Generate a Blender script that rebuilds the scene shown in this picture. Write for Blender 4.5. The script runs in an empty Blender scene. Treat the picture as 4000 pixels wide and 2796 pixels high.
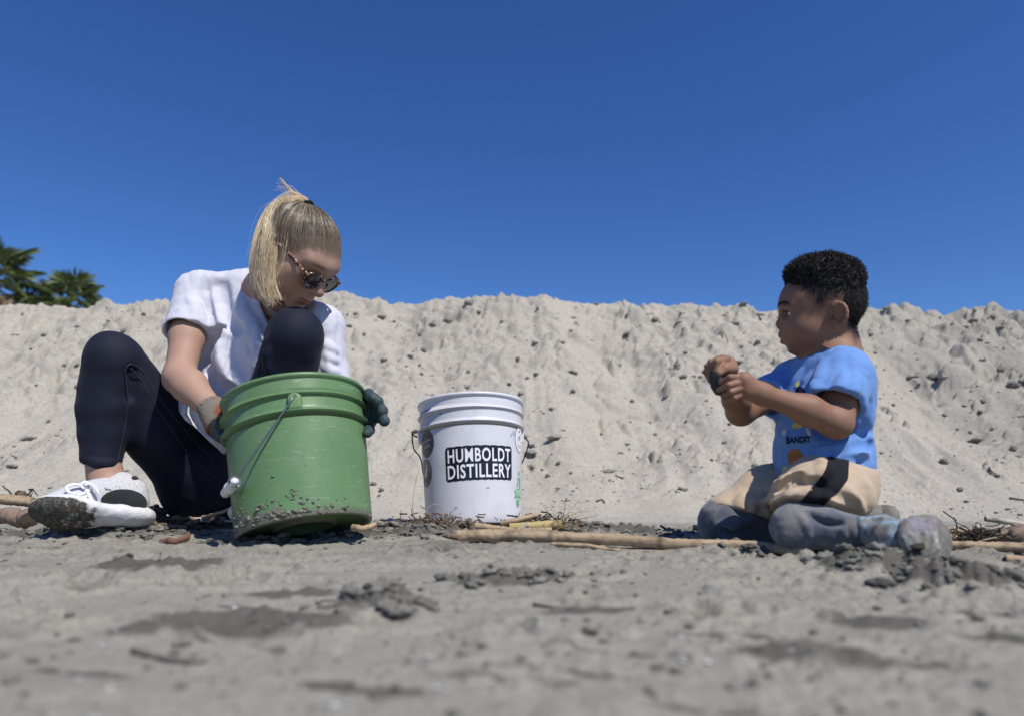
import bpy, math, random
import numpy as np
from mathutils import Vector, Matrix

SC = bpy.context.scene
COL = SC.collection
rng = np.random.default_rng(7)
random.seed(7)

# ------------------------------------------------------------------ camera, sky, sun, exposure
CAM_H = 0.13
PITCH = math.radians(10.14)
cam_d = bpy.data.cameras.new("camera")
cam = bpy.data.objects.new("camera", cam_d)
COL.objects.link(cam)
cam.location = (0, 0, CAM_H)
cam.rotation_euler = (math.radians(90) + PITCH, 0, 0)
cam_d.lens = 24.0
cam_d.sensor_width = 36.0
cam_d.sensor_fit = 'HORIZONTAL'
cam_d.clip_start = 0.02
cam_d.clip_end = 3000
cam_d.dof.use_dof = True
cam_d.dof.focus_distance = 1.72
cam_d.dof.aperture_fstop = 2.8
SC.camera = cam

SUN_DIR = np.array([0.365, -0.455, 0.812]); SUN_DIR /= np.linalg.norm(SUN_DIR)
world = bpy.data.worlds.new("World")
SC.world = world
world.use_nodes = True
wn = world.node_tree.nodes; wl = world.node_tree.links
for n in list(wn): wn.remove(n)
wo = wn.new('ShaderNodeOutputWorld'); bg = wn.new('ShaderNodeBackground'); sky = wn.new('ShaderNodeTexSky')
sky.sky_type = 'NISHITA'
sky.sun_disc = False
sky.sun_elevation = math.asin(SUN_DIR[2])
sky.sun_rotation = math.atan2(SUN_DIR[0], SUN_DIR[1]) % (2 * math.pi)
sky.altitude = 0
sky.air_density = 1.0
sky.dust_density = 0.0
sky.ozone_density = 10.0
bg.inputs['Strength'].default_value = 0.115
hs = wn.new('ShaderNodeHueSaturation')     # the clear, deep blue of a dry coastal sky
hs.inputs['Saturation'].default_value = 1.13
hs.inputs['Hue'].default_value = 0.511
hs.inputs['Value'].default_value = 1.0
wl.new(sky.outputs['Color'], hs.inputs['Color'])
wl.new(hs.outputs['Color'], bg.inputs['Color'])
wl.new(bg.outputs['Background'], wo.inputs['Surface'])
sun_d = bpy.data.lights.new("sun", 'SUN')
sun_d.energy = 4.6
sun_d.angle = math.radians(0.53)
sun_d.color = (1.0, 0.955, 0.885)
sun = bpy.data.objects.new("sun", sun_d)
COL.objects.link(sun)
sun.location = tuple(SUN_DIR * 20)
sun.rotation_euler = Vector(tuple(SUN_DIR)).to_track_quat('Z', 'Y').to_euler()
SC.view_settings.view_transform = 'Standard'
SC.view_settings.look = 'None'
SC.view_settings.exposure = 0.0
SC.view_settings.gamma = 1.0
SC.view_settings.use_curve_mapping = False

# ------------------------------------------------------------------ survey helper: picture bearing + distance -> world point
F_PX = 2666.7
def at(px, py, Y):
    xc = (px - 2000.0) / F_PX; yc = -(py - 1398.0) / F_PX
    c, s = math.cos(PITCH), math.sin(PITCH)
    d = np.array([xc, c - yc * s, s + yc * c])
    return np.array([0, 0, CAM_H]) + d * (Y / d[1])
def A(*pts):
    return [at(*p) for p in pts]
def nrm(v):
    v = np.asarray(v, float); return v / (np.linalg.norm(v) + 1e-12)

# ------------------------------------------------------------------ object helpers
def tag(o, label=None, cat=None, group=None, kind=None):
    if label: o['label'] = label
    if cat: o['category'] = cat
    if group: o['group'] = group
    if kind: o['kind'] = kind
    return o
def link(o, parent=None):
    COL.objects.link(o)
    if parent is not None:
        o.parent = parent
        bpy.context.view_layer.update() if False else None
        o.matrix_parent_inverse = Matrix.Translation(-Vector(world_loc(parent)))
    return o
def world_loc(p):
    v = Vector(p.location)
    return v if p.parent is None else v  # parents of parts sit unrotated; parts keep location 0
def empty(name, loc):
    o = bpy.data.objects.new(name, None)
    o.empty_display_size = 0.1
    o.location = tuple(loc)
    COL.objects.link(o)
    return o
def mesh_obj(name, V, F, mat, parent=None, smooth=True, cols=None):
    """V (n,3) world coords; F list of index tuples or (m,k) array"""
    me = bpy.data.meshes.new(name)
    V = np.ascontiguousarray(V, dtype=np.float32)
    if isinstance(F, np.ndarray):
        m, k = F.shape
        me.vertices.add(len(V)); me.vertices.foreach_set('co', V.ravel())
        me.loops.add(m * k); me.loops.foreach_set('vertex_index', np.ascontiguousarray(F, dtype=np.int32).ravel())
        me.polygons.add(m)
        me.polygons.foreach_set('loop_start', np.arange(0, m * k, k, dtype=np.int32))
        me.update(calc_edges=True)
    else:
        me.from_pydata(V.tolist(), [], F)
    if smooth:
        me.polygons.foreach_set('use_smooth', np.ones(len(me.polygons), dtype=bool))
    if cols is not None:
        at_ = me.color_attributes.new('tint', 'FLOAT_COLOR', 'POINT')
        c4 = np.ones((len(V), 4), dtype=np.float32); c4[:, :3] = cols
        at_.data.foreach_set('color', c4.ravel())
    if mat: me.materials.append(mat)
    me.validate()
    o = bpy.data.objects.new(name, me)
    place(o, parent)
    return o
def place(o, parent):
    COL.objects.link(o)
    if parent is not None:
        o.parent = parent
        loc = Vector((0, 0, 0)); p = parent
        while p is not None:
            loc += Vector(p.location); p = p.parent
        o.matrix_parent_inverse = Matrix.Translation(-loc) if parent.parent is None and parent.type == 'EMPTY' else Matrix.Identity(4)
    return o
class MB:
    """collects shapes into one mesh"""
    def __init__(s): s.V = []; s.F = []; s.C = []; s.n = 0
    def add(s, V, F, col=None):
        V = np.asarray(V, float)
        s.V.append(V)
        s.F += [tuple(int(i) + s.n for i in f) for f in F]
        s.C.append(np.tile(np.array(col if col is not None else (1, 1, 1), float), (len(V), 1)))
        s.n += len(V)
    def tube(s, pts, rads, seg=8, cap=True, col=None, flat=None):
        V, F = tube(pts, rads, seg, cap, flat); s.add(V, F, col)
    def build(s, name, mat, parent=None, smooth=True, cols=False):
        return mesh_obj(name, np.concatenate(s.V), s.F, mat, parent, smooth, np.concatenate(s.C) if cols else None)
def frames(P):
    P = np.asarray(P, float)
    T = np.gradient(P, axis=0); T /= np.linalg.norm(T, axis=1, keepdims=True) + 1e-12
    a = np.array([0, 0, 1.0]) if abs(T[0][2]) < 0.8 else np.array([1.0, 0, 0])
    N = np.zeros_like(P); n = a - T[0] * a.dot(T[0]); n /= np.linalg.norm(n); N[0] = n
    for i in range(1, len(P)):
        n = n - T[i] * n.dot(T[i]); n /= np.linalg.norm(n) + 1e-12; N[i] = n
    return T, N, np.cross(T, N)
def tube(pts, rads, seg=8, cap=True, flat=None):
    P = np.asarray(pts, float); R = np.broadcast_to(np.asarray(rads, float), (len(P),))
    T, N, B = frames(P)
    a = np.arange(seg) * 2 * np.pi / seg
    ca, sa = np.cos(a), np.sin(a) * (flat if flat else 1)
    V = (P[:, None, :] + R[:, None, None] * (ca[None, :, None] * N[:, None, :] + sa[None, :, None] * B[:, None, :])).reshape(-1, 3)
    F = []
    for i in range(len(P) - 1):
        for j in range(seg):
            k = (j + 1) % seg
            F.append((i * seg + j, i * seg + k, (i + 1) * seg + k, (i + 1) * seg + j))
    if cap:
        F.append(tuple(range(seg))[::-1]); F.append(tuple((len(P) - 1) * seg + j for j in range(seg)))
    return V, F
def spline(pts, n):
    """Catmull-Rom through points"""
    P = np.asarray(pts, float)
    P = np.vstack([2 * P[0] - P[1], P, 2 * P[-1] - P[-2]])
    m = len(P) - 3
    t = np.linspace(0, m - 1e-6, n); i = t.astype(int); f = (t - i)[:, None]
    p0, p1, p2, p3 = P[i], P[i + 1], P[i + 2], P[i + 3]
    return 0.5 * ((2 * p1) + (-p0 + p2) * f + (2 * p0 - 5 * p1 + 4 * p2 - p3) * f ** 2 + (-p0 + 3 * p1 - 3 * p2 + p3) * f ** 3)
def lathe(profile, seg=96):
    """profile [(r,z)] closed loop or open; returns V,F around z"""
    pr = np.asarray(profile, float); n = len(pr)
    a = np.arange(seg) * 2 * np.pi / seg
    V = np.stack([pr[:, 0][:, None] * np.cos(a), pr[:, 0][:, None] * np.sin(a), np.repeat(pr[:, 1][:, None], seg, 1)], -1).reshape(-1, 3)
    i = np.arange(n - 1)[:, None]; j = np.arange(seg)[None, :]; k = (j + 1) % seg
    F = np.stack([i * seg + j, i * seg + k, (i + 1) * seg + k, (i + 1) * seg + j], -1).reshape(-1, 4)
    return V, F

# ------------------------------------------------------------------ materials
def mat(name, base=(0.5, 0.5, 0.5), rough=0.6, spec=0.5, metal=0.0):
    m = bpy.data.materials.new(name); m.use_nodes = True
    b = m.node_tree.nodes['Principled BSDF']
    b.inputs['Base Color'].default_value = (*base, 1)
    b.inputs['Roughness'].default_value = rough
    b.inputs['Specular IOR Level'].default_value = spec
    b.inputs['Metallic'].default_value = metal
    return m
class N:
    """node shortcuts on a material"""
    def __init__(s, m): s.m = m; s.t = m.node_tree; s.b = s.t.nodes['Principled BSDF']; s.tc = None
    def new(s, t, **kw):
        n = s.t.nodes.new(t)
        for k, v in kw.items(): setattr(n, k, v)
        return n
    def ln(s, a, b): s.t.links.new(a, b)
    def coord(s, out='Object'):
        if s.tc is None: s.tc = s.new('ShaderNodeTexCoord')
        return s.tc.outputs[out]
    def noise(s, scale, detail=4, rough=0.55, dist=0.0, vec=None):
        n = s.new('ShaderNodeTexNoise'); n.inputs['Scale'].default_value = scale
        n.inputs['Detail'].default_value = detail; n.inputs['Roughness'].default_value = rough; n.inputs['Distortion'].default_value = dist
        s.ln(vec if vec is not None else s.coord(), n.inputs['Vector']); return n.outputs['Fac']
    def voro(s, scale, feature='F1', vec=None):
        n = s.new('ShaderNodeTexVoronoi'); n.inputs['Scale'].default_value = scale; n.feature = feature
        s.ln(vec if vec is not None else s.coord(), n.inputs['Vector']); return n
    def ramp(s, fac, stops):
        n = s.new('ShaderNodeValToRGB'); e = n.color_ramp.elements
        while len(e) < len(stops): e.new(0.5)
        for el, (p, c) in zip(e, stops):
            el.position = p; el.color = (*c, 1) if len(c) == 3 else c
        s.ln(fac, n.inputs['Fac']); return n.outputs['Color']
    def mix(s, fac, a, b, mode='MIX'):
        n = s.new('ShaderNodeMix', data_type='RGBA', blend_type=mode)
        for sock, v in ((n.inputs[0], fac), (n.inputs[6], a), (n.inputs[7], b)):
            if hasattr(v, 'is_output'): s.ln(v, sock)
            elif isinstance(v, (int, float)): sock.default_value = v
            else: sock.default_value = (*v, 1)
        return n.outputs[2]
    def math(s, op, a, b=0.0):
        n = s.new('ShaderNodeMath', operation=op)
        for sock, v in zip(n.inputs, (a, b)):
            if hasattr(v, 'is_output'): s.ln(v, sock)
            else: sock.default_value = v
        return n.outputs[0]
    def attr(s, name='tint'):
        n = s.new('ShaderNodeAttribute', attribute_name=name); return n.outputs['Color']
    def bump(s, h, strength=0.3, dist=0.002, prev=None):
        n = s.new('ShaderNodeBump'); n.inputs['Strength'].default_value = strength; n.inputs['Distance'].default_value = dist
        s.ln(h, n.inputs['Height'])
        if prev is not None: s.ln(prev, n.inputs['Normal'])
        return n.outputs['Normal']
    def base(s, c): s.ln(c, s.b.inputs['Base Color'])
    def normal(s, n): s.ln(n, s.b.inputs['Normal'])
    def rough(s, n): s.ln(n, s.b.inputs['Roughness'])

# ------------------------------------------------------------------ numpy noise
_G = rng.normal(size=(256, 256, 2)); _G /= np.linalg.norm(_G, axis=2, keepdims=True)
def pn2(x, y, seed=0):
    x = np.asarray(x, float) + seed * 17.31; y = np.asarray(y, float) + seed * 9.77
    xi = np.floor(x).astype(int); yi = np.floor(y).astype(int); xf = x - xi; yf = y - yi
    u = xf * xf * xf * (xf * (xf * 6 - 15) + 10); v = yf * yf * yf * (yf * (yf * 6 - 15) + 10)
    def g(ix, iy, dx, dy):
        q = _G[(ix + iy * 57) & 255, (iy + ix * 13) & 255]; return q[..., 0] * dx + q[..., 1] * dy
    a = g(xi, yi, xf, yf); b = g(xi + 1, yi, xf - 1, yf); c = g(xi, yi + 1, xf, yf - 1); d = g(xi + 1, yi + 1, xf - 1, yf - 1)
    return ((a * (1 - u) + b * u) * (1 - v) + (c * (1 - u) + d * u) * v) * 1.5
def fbm2(x, y, oct=4, seed=0, gain=0.5):
    s = 0; a = 1; t = 0
    for o in range(oct):
        s = s + a * pn2(x * 2 ** o, y * 2 ** o, seed + o * 3); t += a; a *= gain
    return s / t
_H3 = rng.random(4096) * 2 - 1
def vn3(P, scale, seed=0):
    q = np.asarray(P, float) * scale + seed * 3.17
    i = np.floor(q).astype(np.int64); f = q - i; f = f * f * (3 - 2 * f)
    def h(dx, dy, dz):
        return _H3[((i[..., 0] + dx) * 73 + (i[..., 1] + dy) * 1579 + (i[..., 2] + dz) * 337 + seed * 101) & 4095]
    x0 = h(0, 0, 0) * (1 - f[..., 0]) + h(1, 0, 0) * f[..., 0]; x1 = h(0, 1, 0) * (1 - f[..., 0]) + h(1, 1, 0) * f[..., 0]
    x2 = h(0, 0, 1) * (1 - f[..., 0]) + h(1, 0, 1) * f[..., 0]; x3 = h(0, 1, 1) * (1 - f[..., 0]) + h(1, 1, 1) * f[..., 0]
    y0 = x0 * (1 - f[..., 1]) + x1 * f[..., 1]; y1 = x2 * (1 - f[..., 1]) + x3 * f[..., 1]
    return y0 * (1 - f[..., 2]) + y1 * f[..., 2]

# ------------------------------------------------------------------ implicit modelling (smooth unions of tapered limbs and ellipsoids) + surface nets
class SDF:
    def __init__(s): s.ops = []; s.disp = None; s.dispamp = 0.0
    def copy(s):
        c = SDF(); c.ops = list(s.ops); c.disp = s.disp; c.dispamp = s.dispamp; return c
    def cone(s, a, b, ra, rb, k=0.015, op='u', flat=None):
        a = np.asarray(a, np.float32); b = np.asarray(b, np.float32); ba = b - a; l2 = max(float(ba @ ba), 1e-9)
        if flat is not None:
            fn = nrm(flat[0]).astype(np.float32); fs = np.float32(1 / flat[1] - 1); ml = min(1.0, flat[1])
        def f(P):
            pa = P - a; t = np.clip((pa @ ba) / l2, 0, 1)
            v = pa - t[..., None] * ba
            if flat is not None:
                v = v + ((v @ fn) * fs)[..., None] * fn
                return (np.sqrt((v * v).sum(-1)) - (ra + (rb - ra) * t)) * ml
            return np.sqrt((v * v).sum(-1)) - (ra + (rb - ra) * t)
        m = max(ra, rb) * max(1.0, flat[1] if flat is not None else 1)
        s.ops.append((op, f, k, np.minimum(a, b) - m, np.maximum(a, b) + m)); return s
    def chain(s, pts, rads, k=0.015, op='u', flat=None):
        for i in range(len(pts) - 1): s.cone(pts[i], pts[i + 1], rads[i], rads[i + 1], k, op, flat)
        return s
    def ell(s, c, r, R=None, k=0.015, op='u'):
        c = np.asarray(c, np.float32); r = np.asarray(r, np.float32); M = np.eye(3, dtype=np.float32) if R is None else np.asarray(R, np.float32)
        # columns of M are the ellipsoid axes
        def f(P):
            q = (P - c) @ M
            k0 = np.sqrt(((q / r) ** 2).sum(-1)); k1 = np.sqrt(((q / r ** 2) ** 2).sum(-1)) + 1e-9
            return k0 * (k0 - 1) / k1
        m = float(r.max()); big = 1e3 if op == 'i' else 0.0
        s.ops.append((op, f, k, c - m - big, c + m + big)); return s
    def slab(s, c, n, k=0.005, op='s', lim=None):
        """half space: subtracts everything on the +n side"""
        c = np.asarray(c, np.float32); n = nrm(n).astype(np.float32)
        def f(P): return -((P - c) @ n)
        lo, hi = (np.full(3, -1e3), np.full(3, 1e3)) if lim is None else (c - lim, c + lim)
        if lim is not None:
            def f(P, f0=f): return np.maximum(f0(P), np.sqrt(((P - c) ** 2).sum(-1)) - lim)
        s.ops.append((op, f, k, lo, hi)); return s
    @staticmethod
    def comb(op, d, e, k):
        if op == 'u':
            h = np.maximum(k - np.abs(d - e), 0) / k; return np.minimum(d, e) - h * h * k * 0.25
        if op == 's':
            h = np.maximum(k - np.abs(d + e), 0) / k; return np.maximum(d, -e) + h * h * k * 0.25
        if op == 'i':
            h = np.maximum(k - np.abs(d - e), 0) / k; return np.maximum(d, e) + h * h * k * 0.25
    def ev(s, P):
        P = np.asarray(P, np.float32); d = np.full(P.shape[:-1], 9.0, np.float32)
        for op, f, k, lo, hi in s.ops: d = SDF.comb(op, d, f(P), k)
        if s.disp: d = d + s.disp(P)
        return d
    def polygonize(s, h, pad=0.012, bounds=None):
        if bounds is None:
            lo = np.min([o[3] for o in s.ops if o[0] == 'u'], 0) - pad; hi = np.max([o[4] for o in s.ops if o[0] == 'u'], 0) + pad
        else: lo, hi = map(np.asarray, bounds)
        B = 8
        nb = np.ceil((hi - lo) / (h * B)).astype(int) + 1
        n = nb * B
        bc = np.stack(np.meshgrid(*[lo[i] + (np.arange(nb[i]) * B + (B - 1) / 2) * h for i in range(3)], indexing='ij'), -1).reshape(-1, 3).astype(np.float32)
        half = B * h * 0.5; diag = half * 1.7321
        dc = np.full(len(bc), 9.0, np.float32)
        for op, f, k, l, u in s.ops:
            sel = np.where(((bc > l - diag * 3 - k) & (bc < u + diag * 3 + k)).all(1))[0]
            if len(sel): dc[sel] = SDF.comb(op, dc[sel], f(bc[sel]), k)
        act = np.where(np.abs(dc) < diag * 1.7 + 0.004 + s.dispamp)[0]
        off = np.stack(np.meshgrid(*[np.arange(B)] * 3, indexing='ij'), -1).reshape(-1, 3)
        bi = np.stack(np.unravel_index(act, nb), -1)
        P = (lo + ((bi * B)[:, None, :] + off[None]) * h).astype(np.float32)
        c = bc[act]
        D = np.full(P.shape[:2], 9.0, np.float32)
        mg = half + h * 2 + s.dispamp
        for op, f, k, l, u in s.ops:
            sel = np.where(((c > l - mg - k) & (c < u + mg + k)).all(1))[0]
            if len(sel): D[sel] = SDF.comb(op, D[sel], f(P[sel]), k)
        if s.disp: D = D + s.disp(P)
        G = np.repeat(np.sign(dc).astype(np.float32) * 9, B ** 3).reshape(*nb, B, B, B)
        G[bi[:, 0], bi[:, 1], bi[:, 2]] = D.reshape(-1, B, B, B)
        G = G.transpose(0, 3, 1, 4, 2, 5).reshape(*n)
        G[0] = G[-1] = 9; G[:, 0] = G[:, -1] = 9; G[:, :, 0] = G[:, :, -1] = 9
        I = (G < 0)
        S = I.astype(np.int8)
        cnt = sum(S[a:n[0] - 1 + a, b:n[1] - 1 + b, e:n[2] - 1 + e] for a in (0, 1) for b in (0, 1) for e in (0, 1))
        cells = np.argwhere((cnt > 0) & (cnt < 8))
        corner = np.array([(a, b, e) for a in (0, 1) for b in (0, 1) for e in (0, 1)])
        vals = np.stack([G[cells[:, 0] + o[0], cells[:, 1] + o[1], cells[:, 2] + o[2]] for o in corner], 1)
        acc = np.zeros((len(cells), 3)); num = np.zeros(len(cells))
        for i in range(8):
            for j in range(i + 1, 8):
                if np.abs(corner[i] - corner[j]).sum() != 1: continue
                vi, vj = vals[:, i], vals[:, j]; m = (vi < 0) != (vj < 0)
                t = np.where(m, vi / np.where(m, vi - vj, 1), 0)
                acc += np.where(m[:, None], corner[i] + t[:, None] * (corner[j] - corner[i]), 0); num += m
        V = lo + (cells + acc / num[:, None]) * h
        idx = np.full(n, -1, np.int32); idx[cells[:, 0], cells[:, 1], cells[:, 2]] = np.arange(len(cells))
        Fs = []
        for ax in range(3):
            sl0 = [slice(1, n[i] - 1) for i in range(3)]; sl1 = list(sl0); sl0[ax] = slice(0, n[ax] - 1); sl1[ax] = slice(1, n[ax])
            a0 = I[tuple(sl0)]; a1 = I[tuple(sl1)]
            e = np.argwhere(a0 != a1)
            if not len(e): continue
            fl = a0[e[:, 0], e[:, 1], e[:, 2]]
            e = e + np.array([1 if i != ax else 0 for i in range(3)])
            u, v = [(1, 2), (2, 0), (0, 1)][ax]
            du = np.eye(3, dtype=int)[u]; dv = np.eye(3, dtype=int)[v]
            q = [idx[tuple((e - a * du - b * dv).T)] for a, b in ((1, 1), (0, 1), (0, 0), (1, 0))]
            q = np.stack(q, 1); q[~fl] = q[~fl][:, ::-1]
            Fs.append(q)
        F = np.concatenate(Fs); F = F[(F >= 0).all(1)]
        return V, F
def hits(sdf, pix, y0=0.8, y1=2.6):
    """points on the surface of an implicit body seen along bearings pix"""
    pix = np.asarray(pix, float)
    a = np.array([at(p[0], p[1], y0) for p in pix]); b = np.array([at(p[0], p[1], y1) for p in pix])
    L = np.linalg.norm(b - a, axis=1); d = (b - a) / L[:, None]
    t = np.zeros(len(a))
    for _ in range(90):
        t = t + np.clip(sdf.ev(a + d * t[:, None]), -0.02, 0.2) * 0.8
    return a + d * t[:, None]
def sgrad(sdf, P, e=0.002):
    P = np.asarray(P, float)
    g = np.stack([sdf.ev(P + np.eye(3)[i] * e) - sdf.ev(P - np.eye(3)[i] * e) for i in range(3)], -1)
    return g / (np.linalg.norm(g, axis=-1, keepdims=True) + 1e-9)
def drape(sdf, P, n, start=0.08):
    """slide points along -n until they lie on the surface"""
    P = np.asarray(P, float) + np.asarray(n) * start; n = np.asarray(n, float)
    t = np.zeros(len(P))
    for _ in range(60): t = t + np.clip(sdf.ev(P - n * t[:, None]), -0.01, 0.05) * 0.8
    return P - n * t[:, None]
def smooth_mesh(V, F, it=1, lam=0.5):
    V = np.asarray(V, float).copy()
    for _ in range(it):
        S = np.zeros_like(V); c = np.zeros(len(V))
        k = F.shape[1]
        for i in range(k):
            a, b = F[:, i], F[:, (i + 1) % k]
            for d in range(3):
                S[:, d] += np.bincount(a, V[b, d], len(V)) + np.bincount(b, V[a, d], len(V))
            c += np.bincount(a, minlength=len(V)) + np.bincount(b, minlength=len(V))
        V = V * (1 - lam) + lam * S / np.maximum(c, 1)[:, None]
    return V
# ------------------------------------------------------------------ terrain
def worley(x, y, seed=0):
    xi = np.floor(x).astype(int); yi = np.floor(y).astype(int)
    best = np.full(x.shape, 9.0); rad = np.zeros(x.shape)
    for dx in (-1, 0, 1):
        for dy in (-1, 0, 1):
            cx = xi + dx; cy = yi + dy
            h = (cx * 374761 + cy * 668265 + seed * 9176) & 4095
            jx = cx + 0.5 + 0.48 * _H3[h]; jy = cy + 0.5 + 0.48 * _H3[(h * 7 + 13) & 4095]
            d = np.hypot(x - jx, y - jy); m = d < best
            best = np.where(m, d, best); rad = np.where(m, _H3[(h * 11 + 5) & 4095], rad)
    return best, rad
def sst(a, b, x):
    t = np.clip((x - a) / (b - a), 0, 1); return t * t * (3 - 2 * t)

# little mounds, clod heaps and scuffs on the beach: (px, py of foot, half width m, half depth m, height m, lumpiness)
STAMPS = [
    (1470, 2372, .045, .040, .019, 1.0), (1560, 2366, .025, .03, .012, 1.0), (1340, 2378, .022, .02, .010, .6),
    (1960, 2285, .060, .035, .018, 1.0), (2110, 2275, .03, .03, .012, 1.0), (1870, 2290, .03, .02, .012, .6),
    (640, 2240, .075, .05, .016, .5), (500, 2232, .06, .05, .014, .5), (760, 2225, .05, .03, .010, .5),
    (1650, 2098, .085, .07, .030, 1.0), (1560, 2088, .08, .06, .022, 1.0), (1740, 2085, .05, .05, .022, 1.0), (1480, 2085, .06, .05, .016, 1.0),
    (2240, 2085, .07, .06, .030, 1.0), (2330, 2080, .06, .05, .024, 1.0), (2450, 2085, .08, .05, .020, 1.0), (2560, 2095, .05, .05, .016, 1.0),
    (2720, 2135, .05, .03, .015, .8), (2850, 2150, .07, .03, .016, .8), (3000, 2165, .05, .03, .012, .8),
    (3330, 2225, .045, .05, .030, 1.0), (3440, 2235, .055, .05, .036, 1.0), (3550, 2240, .05, .05, .032, 1.0), (3260, 2215, .03, .03, .02, 1.0),
    (3650, 2300, .035, .03, .030, 1.0), (3800, 2300, .06, .04, .030, 1.0), (3920, 2290, .06, .04, .026, 1.0), (3720, 2240, .04, .04, .02, 1.0),
    (260, 2100, .10, .05, .016, 1.0), (420, 2098, .08, .05, .020, 1.0), (560, 2096, .07, .05, .018, 1.0), (120, 2100, .08, .05, .014, 1.0), (680, 2105, .06, .04, .012, 1.0),
    (940, 2125, .10, .03, .008, .8), (1150, 2128, .10, .03, .010, .8), (1330, 2110, .06, .04, .016, 1.0), (1420, 2100, .05, .05, .018, 1.0),
    (520, 2480, .022, .02, .008, .7), (3150, 2560, .05, .03, .012, .6), (3320, 2590, .04, .03, .013, .6), (2280, 2395, .05, .012, .005, .3),
    (3450, 2440, .05, .03, .006, .4), (980, 2440, .10, .05, .006, .3), (1150, 2330, .06, .02, .006, .5),
]
SCUFF = [  # shallow dark damp troughs (px, py, half width, half depth, depth)
    (900, 2508, .060, .010, .008), (1080, 2522, .055, .010, .009), (3330, 2570, .06, .018, .010), (3500, 2560, .05, .012, .006),
    (600, 2225, .07, .012, .008), (700, 2215, .05, .010, .006), (2290, 2372, .06, .007, .004), (2900, 2480, .07, .012, .004),
    (1950, 2650, .07, .010, .006), (1400, 2690, .05, .012, .006), (2800, 2760, .04, .01, .006), (1860, 2250, .05, .02, .006), (2180, 2620, .05, .008, .004),
    (980, 2360, .05, .008, .005), (1900, 2330, .05, .008, .004), (3750, 2390, .06, .02, .006), (3900, 2480, .05, .015, .006), (300, 2620, .05, .01, .004), (2450, 2540, .05, .008, .004),
]
def ground_at(px, py, z=0.0):
    """point of the level beach seen along a bearing"""
    k = (CAM_H - z)
    lo, hi = 0.1, 60.0
    for _ in range(60):
        m = 0.5 * (lo + hi)
        if at(px, py, m)[2] > z: lo = m
        else: hi = m
    return at(px, py, lo)
_ST = [(ground_at(a, b), w, d, h, l) for a, b, w, d, h, l in STAMPS]
_SC = [(ground_at(a, b), w, d, h) for a, b, w, d, h in SCUFF]
def ground_z(X, Y, wet=False):
    X = np.asarray(X, float); Y = np.asarray(Y, float)
    z = .007 * fbm2(X * 1.6, Y * 2.2, 3, 1) + .0035 * fbm2(X * 9, Y * 11, 3, 2)
    rough = sst(-.15, .35, fbm2(X * 2.3, Y * 3.0, 3, 5) + .55 * sst(1.15, 1.7, Y))
    w1, r1 = worley(X * 34, Y * 34, 1)
    w2, r2 = worley(X * 75, Y * 75, 2)
    z = z + rough * (.0075 * np.clip(.55 - w1, 0, 1) * np.clip(r1 + .2, 0, 1) * 1.6 + .004 * np.clip(.5 - w2, 0, 1))
    z = z + .0014 * fbm2(X * 60, Y * 60, 2, 8)
    damp = np.zeros_like(z) + .25 * sst(0, .6, fbm2(X * 3.1, Y * 5.2, 4, 12))
    mz = sst(.35, .8, Y) * (1 - sst(1.7, 2.2, Y))
    # trodden middle ground: footprints, cracks and kicked-up crumbs
    f1 = fbm2(X * 5.5 + .4 * pn2(X * 3, Y * 3, 5), Y * 8.5, 4, 17); pit = sst(.16, .42, f1); z = z - .012 * pit * mz; z = z + .007 * mz * sst(.02, .14, f1) * (1 - sst(.14, .22, f1))
    cr = np.abs(fbm2(X * 3.2, Y * 8.0, 4, 23)); crk = (1 - sst(.004, .022, cr)) * sst(.0, .3, fbm2(X * 2.1, Y * 2.6, 2, 26)); z = z - .006 * crk * mz
    w5, r5 = worley(X * 20 + .5 * pn2(X * 18, Y * 18, 3), Y * 20 + .5 * pn2(X * 18, Y * 18, 4), 9); z = z + .010 * mz * np.sqrt(np.clip(1 - (w5 / .40) ** 2, 0, 1)) * sst(.25, .75, r5) * sst(-.05, .3, fbm2(X * 2.7, Y * 3.4, 3, 29))
    damp = np.maximum(damp, mz * np.maximum(.55 * pit, .7 * crk)); damp = damp + .34 * sst(.95, 1.4, Y) * (1 - sst(1.9, 2.2, Y)) * sst(-.25, .3, fbm2(X * 4, Y * 5, 4, 33))
    lump = (.55 + .75 * np.clip(.75 - worley(X * 48, Y * 48, 4)[0], 0, 1) + .45 * fbm2(X * 40, Y * 40, 3, 9))
    add = np.zeros_like(z)
    for c, w, d, h, l in _ST:
        m = (np.abs(X - c[0]) < 2.3 * w) & (np.abs(Y - c[1]) < 2.3 * d)
        if not m.any(): continue
        q = ((X[m] - c[0]) / w) ** 2 + ((Y[m] - c[1]) / d) ** 2
        g = np.exp(-q * 1.15) * h
        add[m] = np.maximum(add[m], g * ((1 - l) + l * lump[m]))
        damp[m] = np.maximum(damp[m], sst(.15, .75, np.exp(-q) * (1 + .5 * fbm2(X[m] * 30, Y[m] * 30, 2, 3))))
    z = z + add
    for c, w, d, h in _SC:
        m = (np.abs(X - c[0]) < 2.3 * w) & (np.abs(Y - c[1]) < 2.6 * d)
        if not m.any(): continue
        g = np.exp(-((X[m] - c[0]) / w) ** 2 - ((Y[m] - c[1] + .25 * (X[m] - c[0])) / d) ** 2)
        z[m] -= h * g * (1 + .5 * fbm2(X[m] * 40, Y[m] * 40, 2, 6)); damp[m] = np.maximum(damp[m], sst(.18, .95, g * (1 + .9 * fbm2(X[m] * 28, Y[m] * 60, 3, 4))))
    # the mat of old reeds the woman sits on lies a little higher
    z = z + .018 * np.exp(-((X + .72) / .42) ** 2 - ((Y - 1.95) / .25) ** 2)
    return (z, damp) if wet else z

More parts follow.
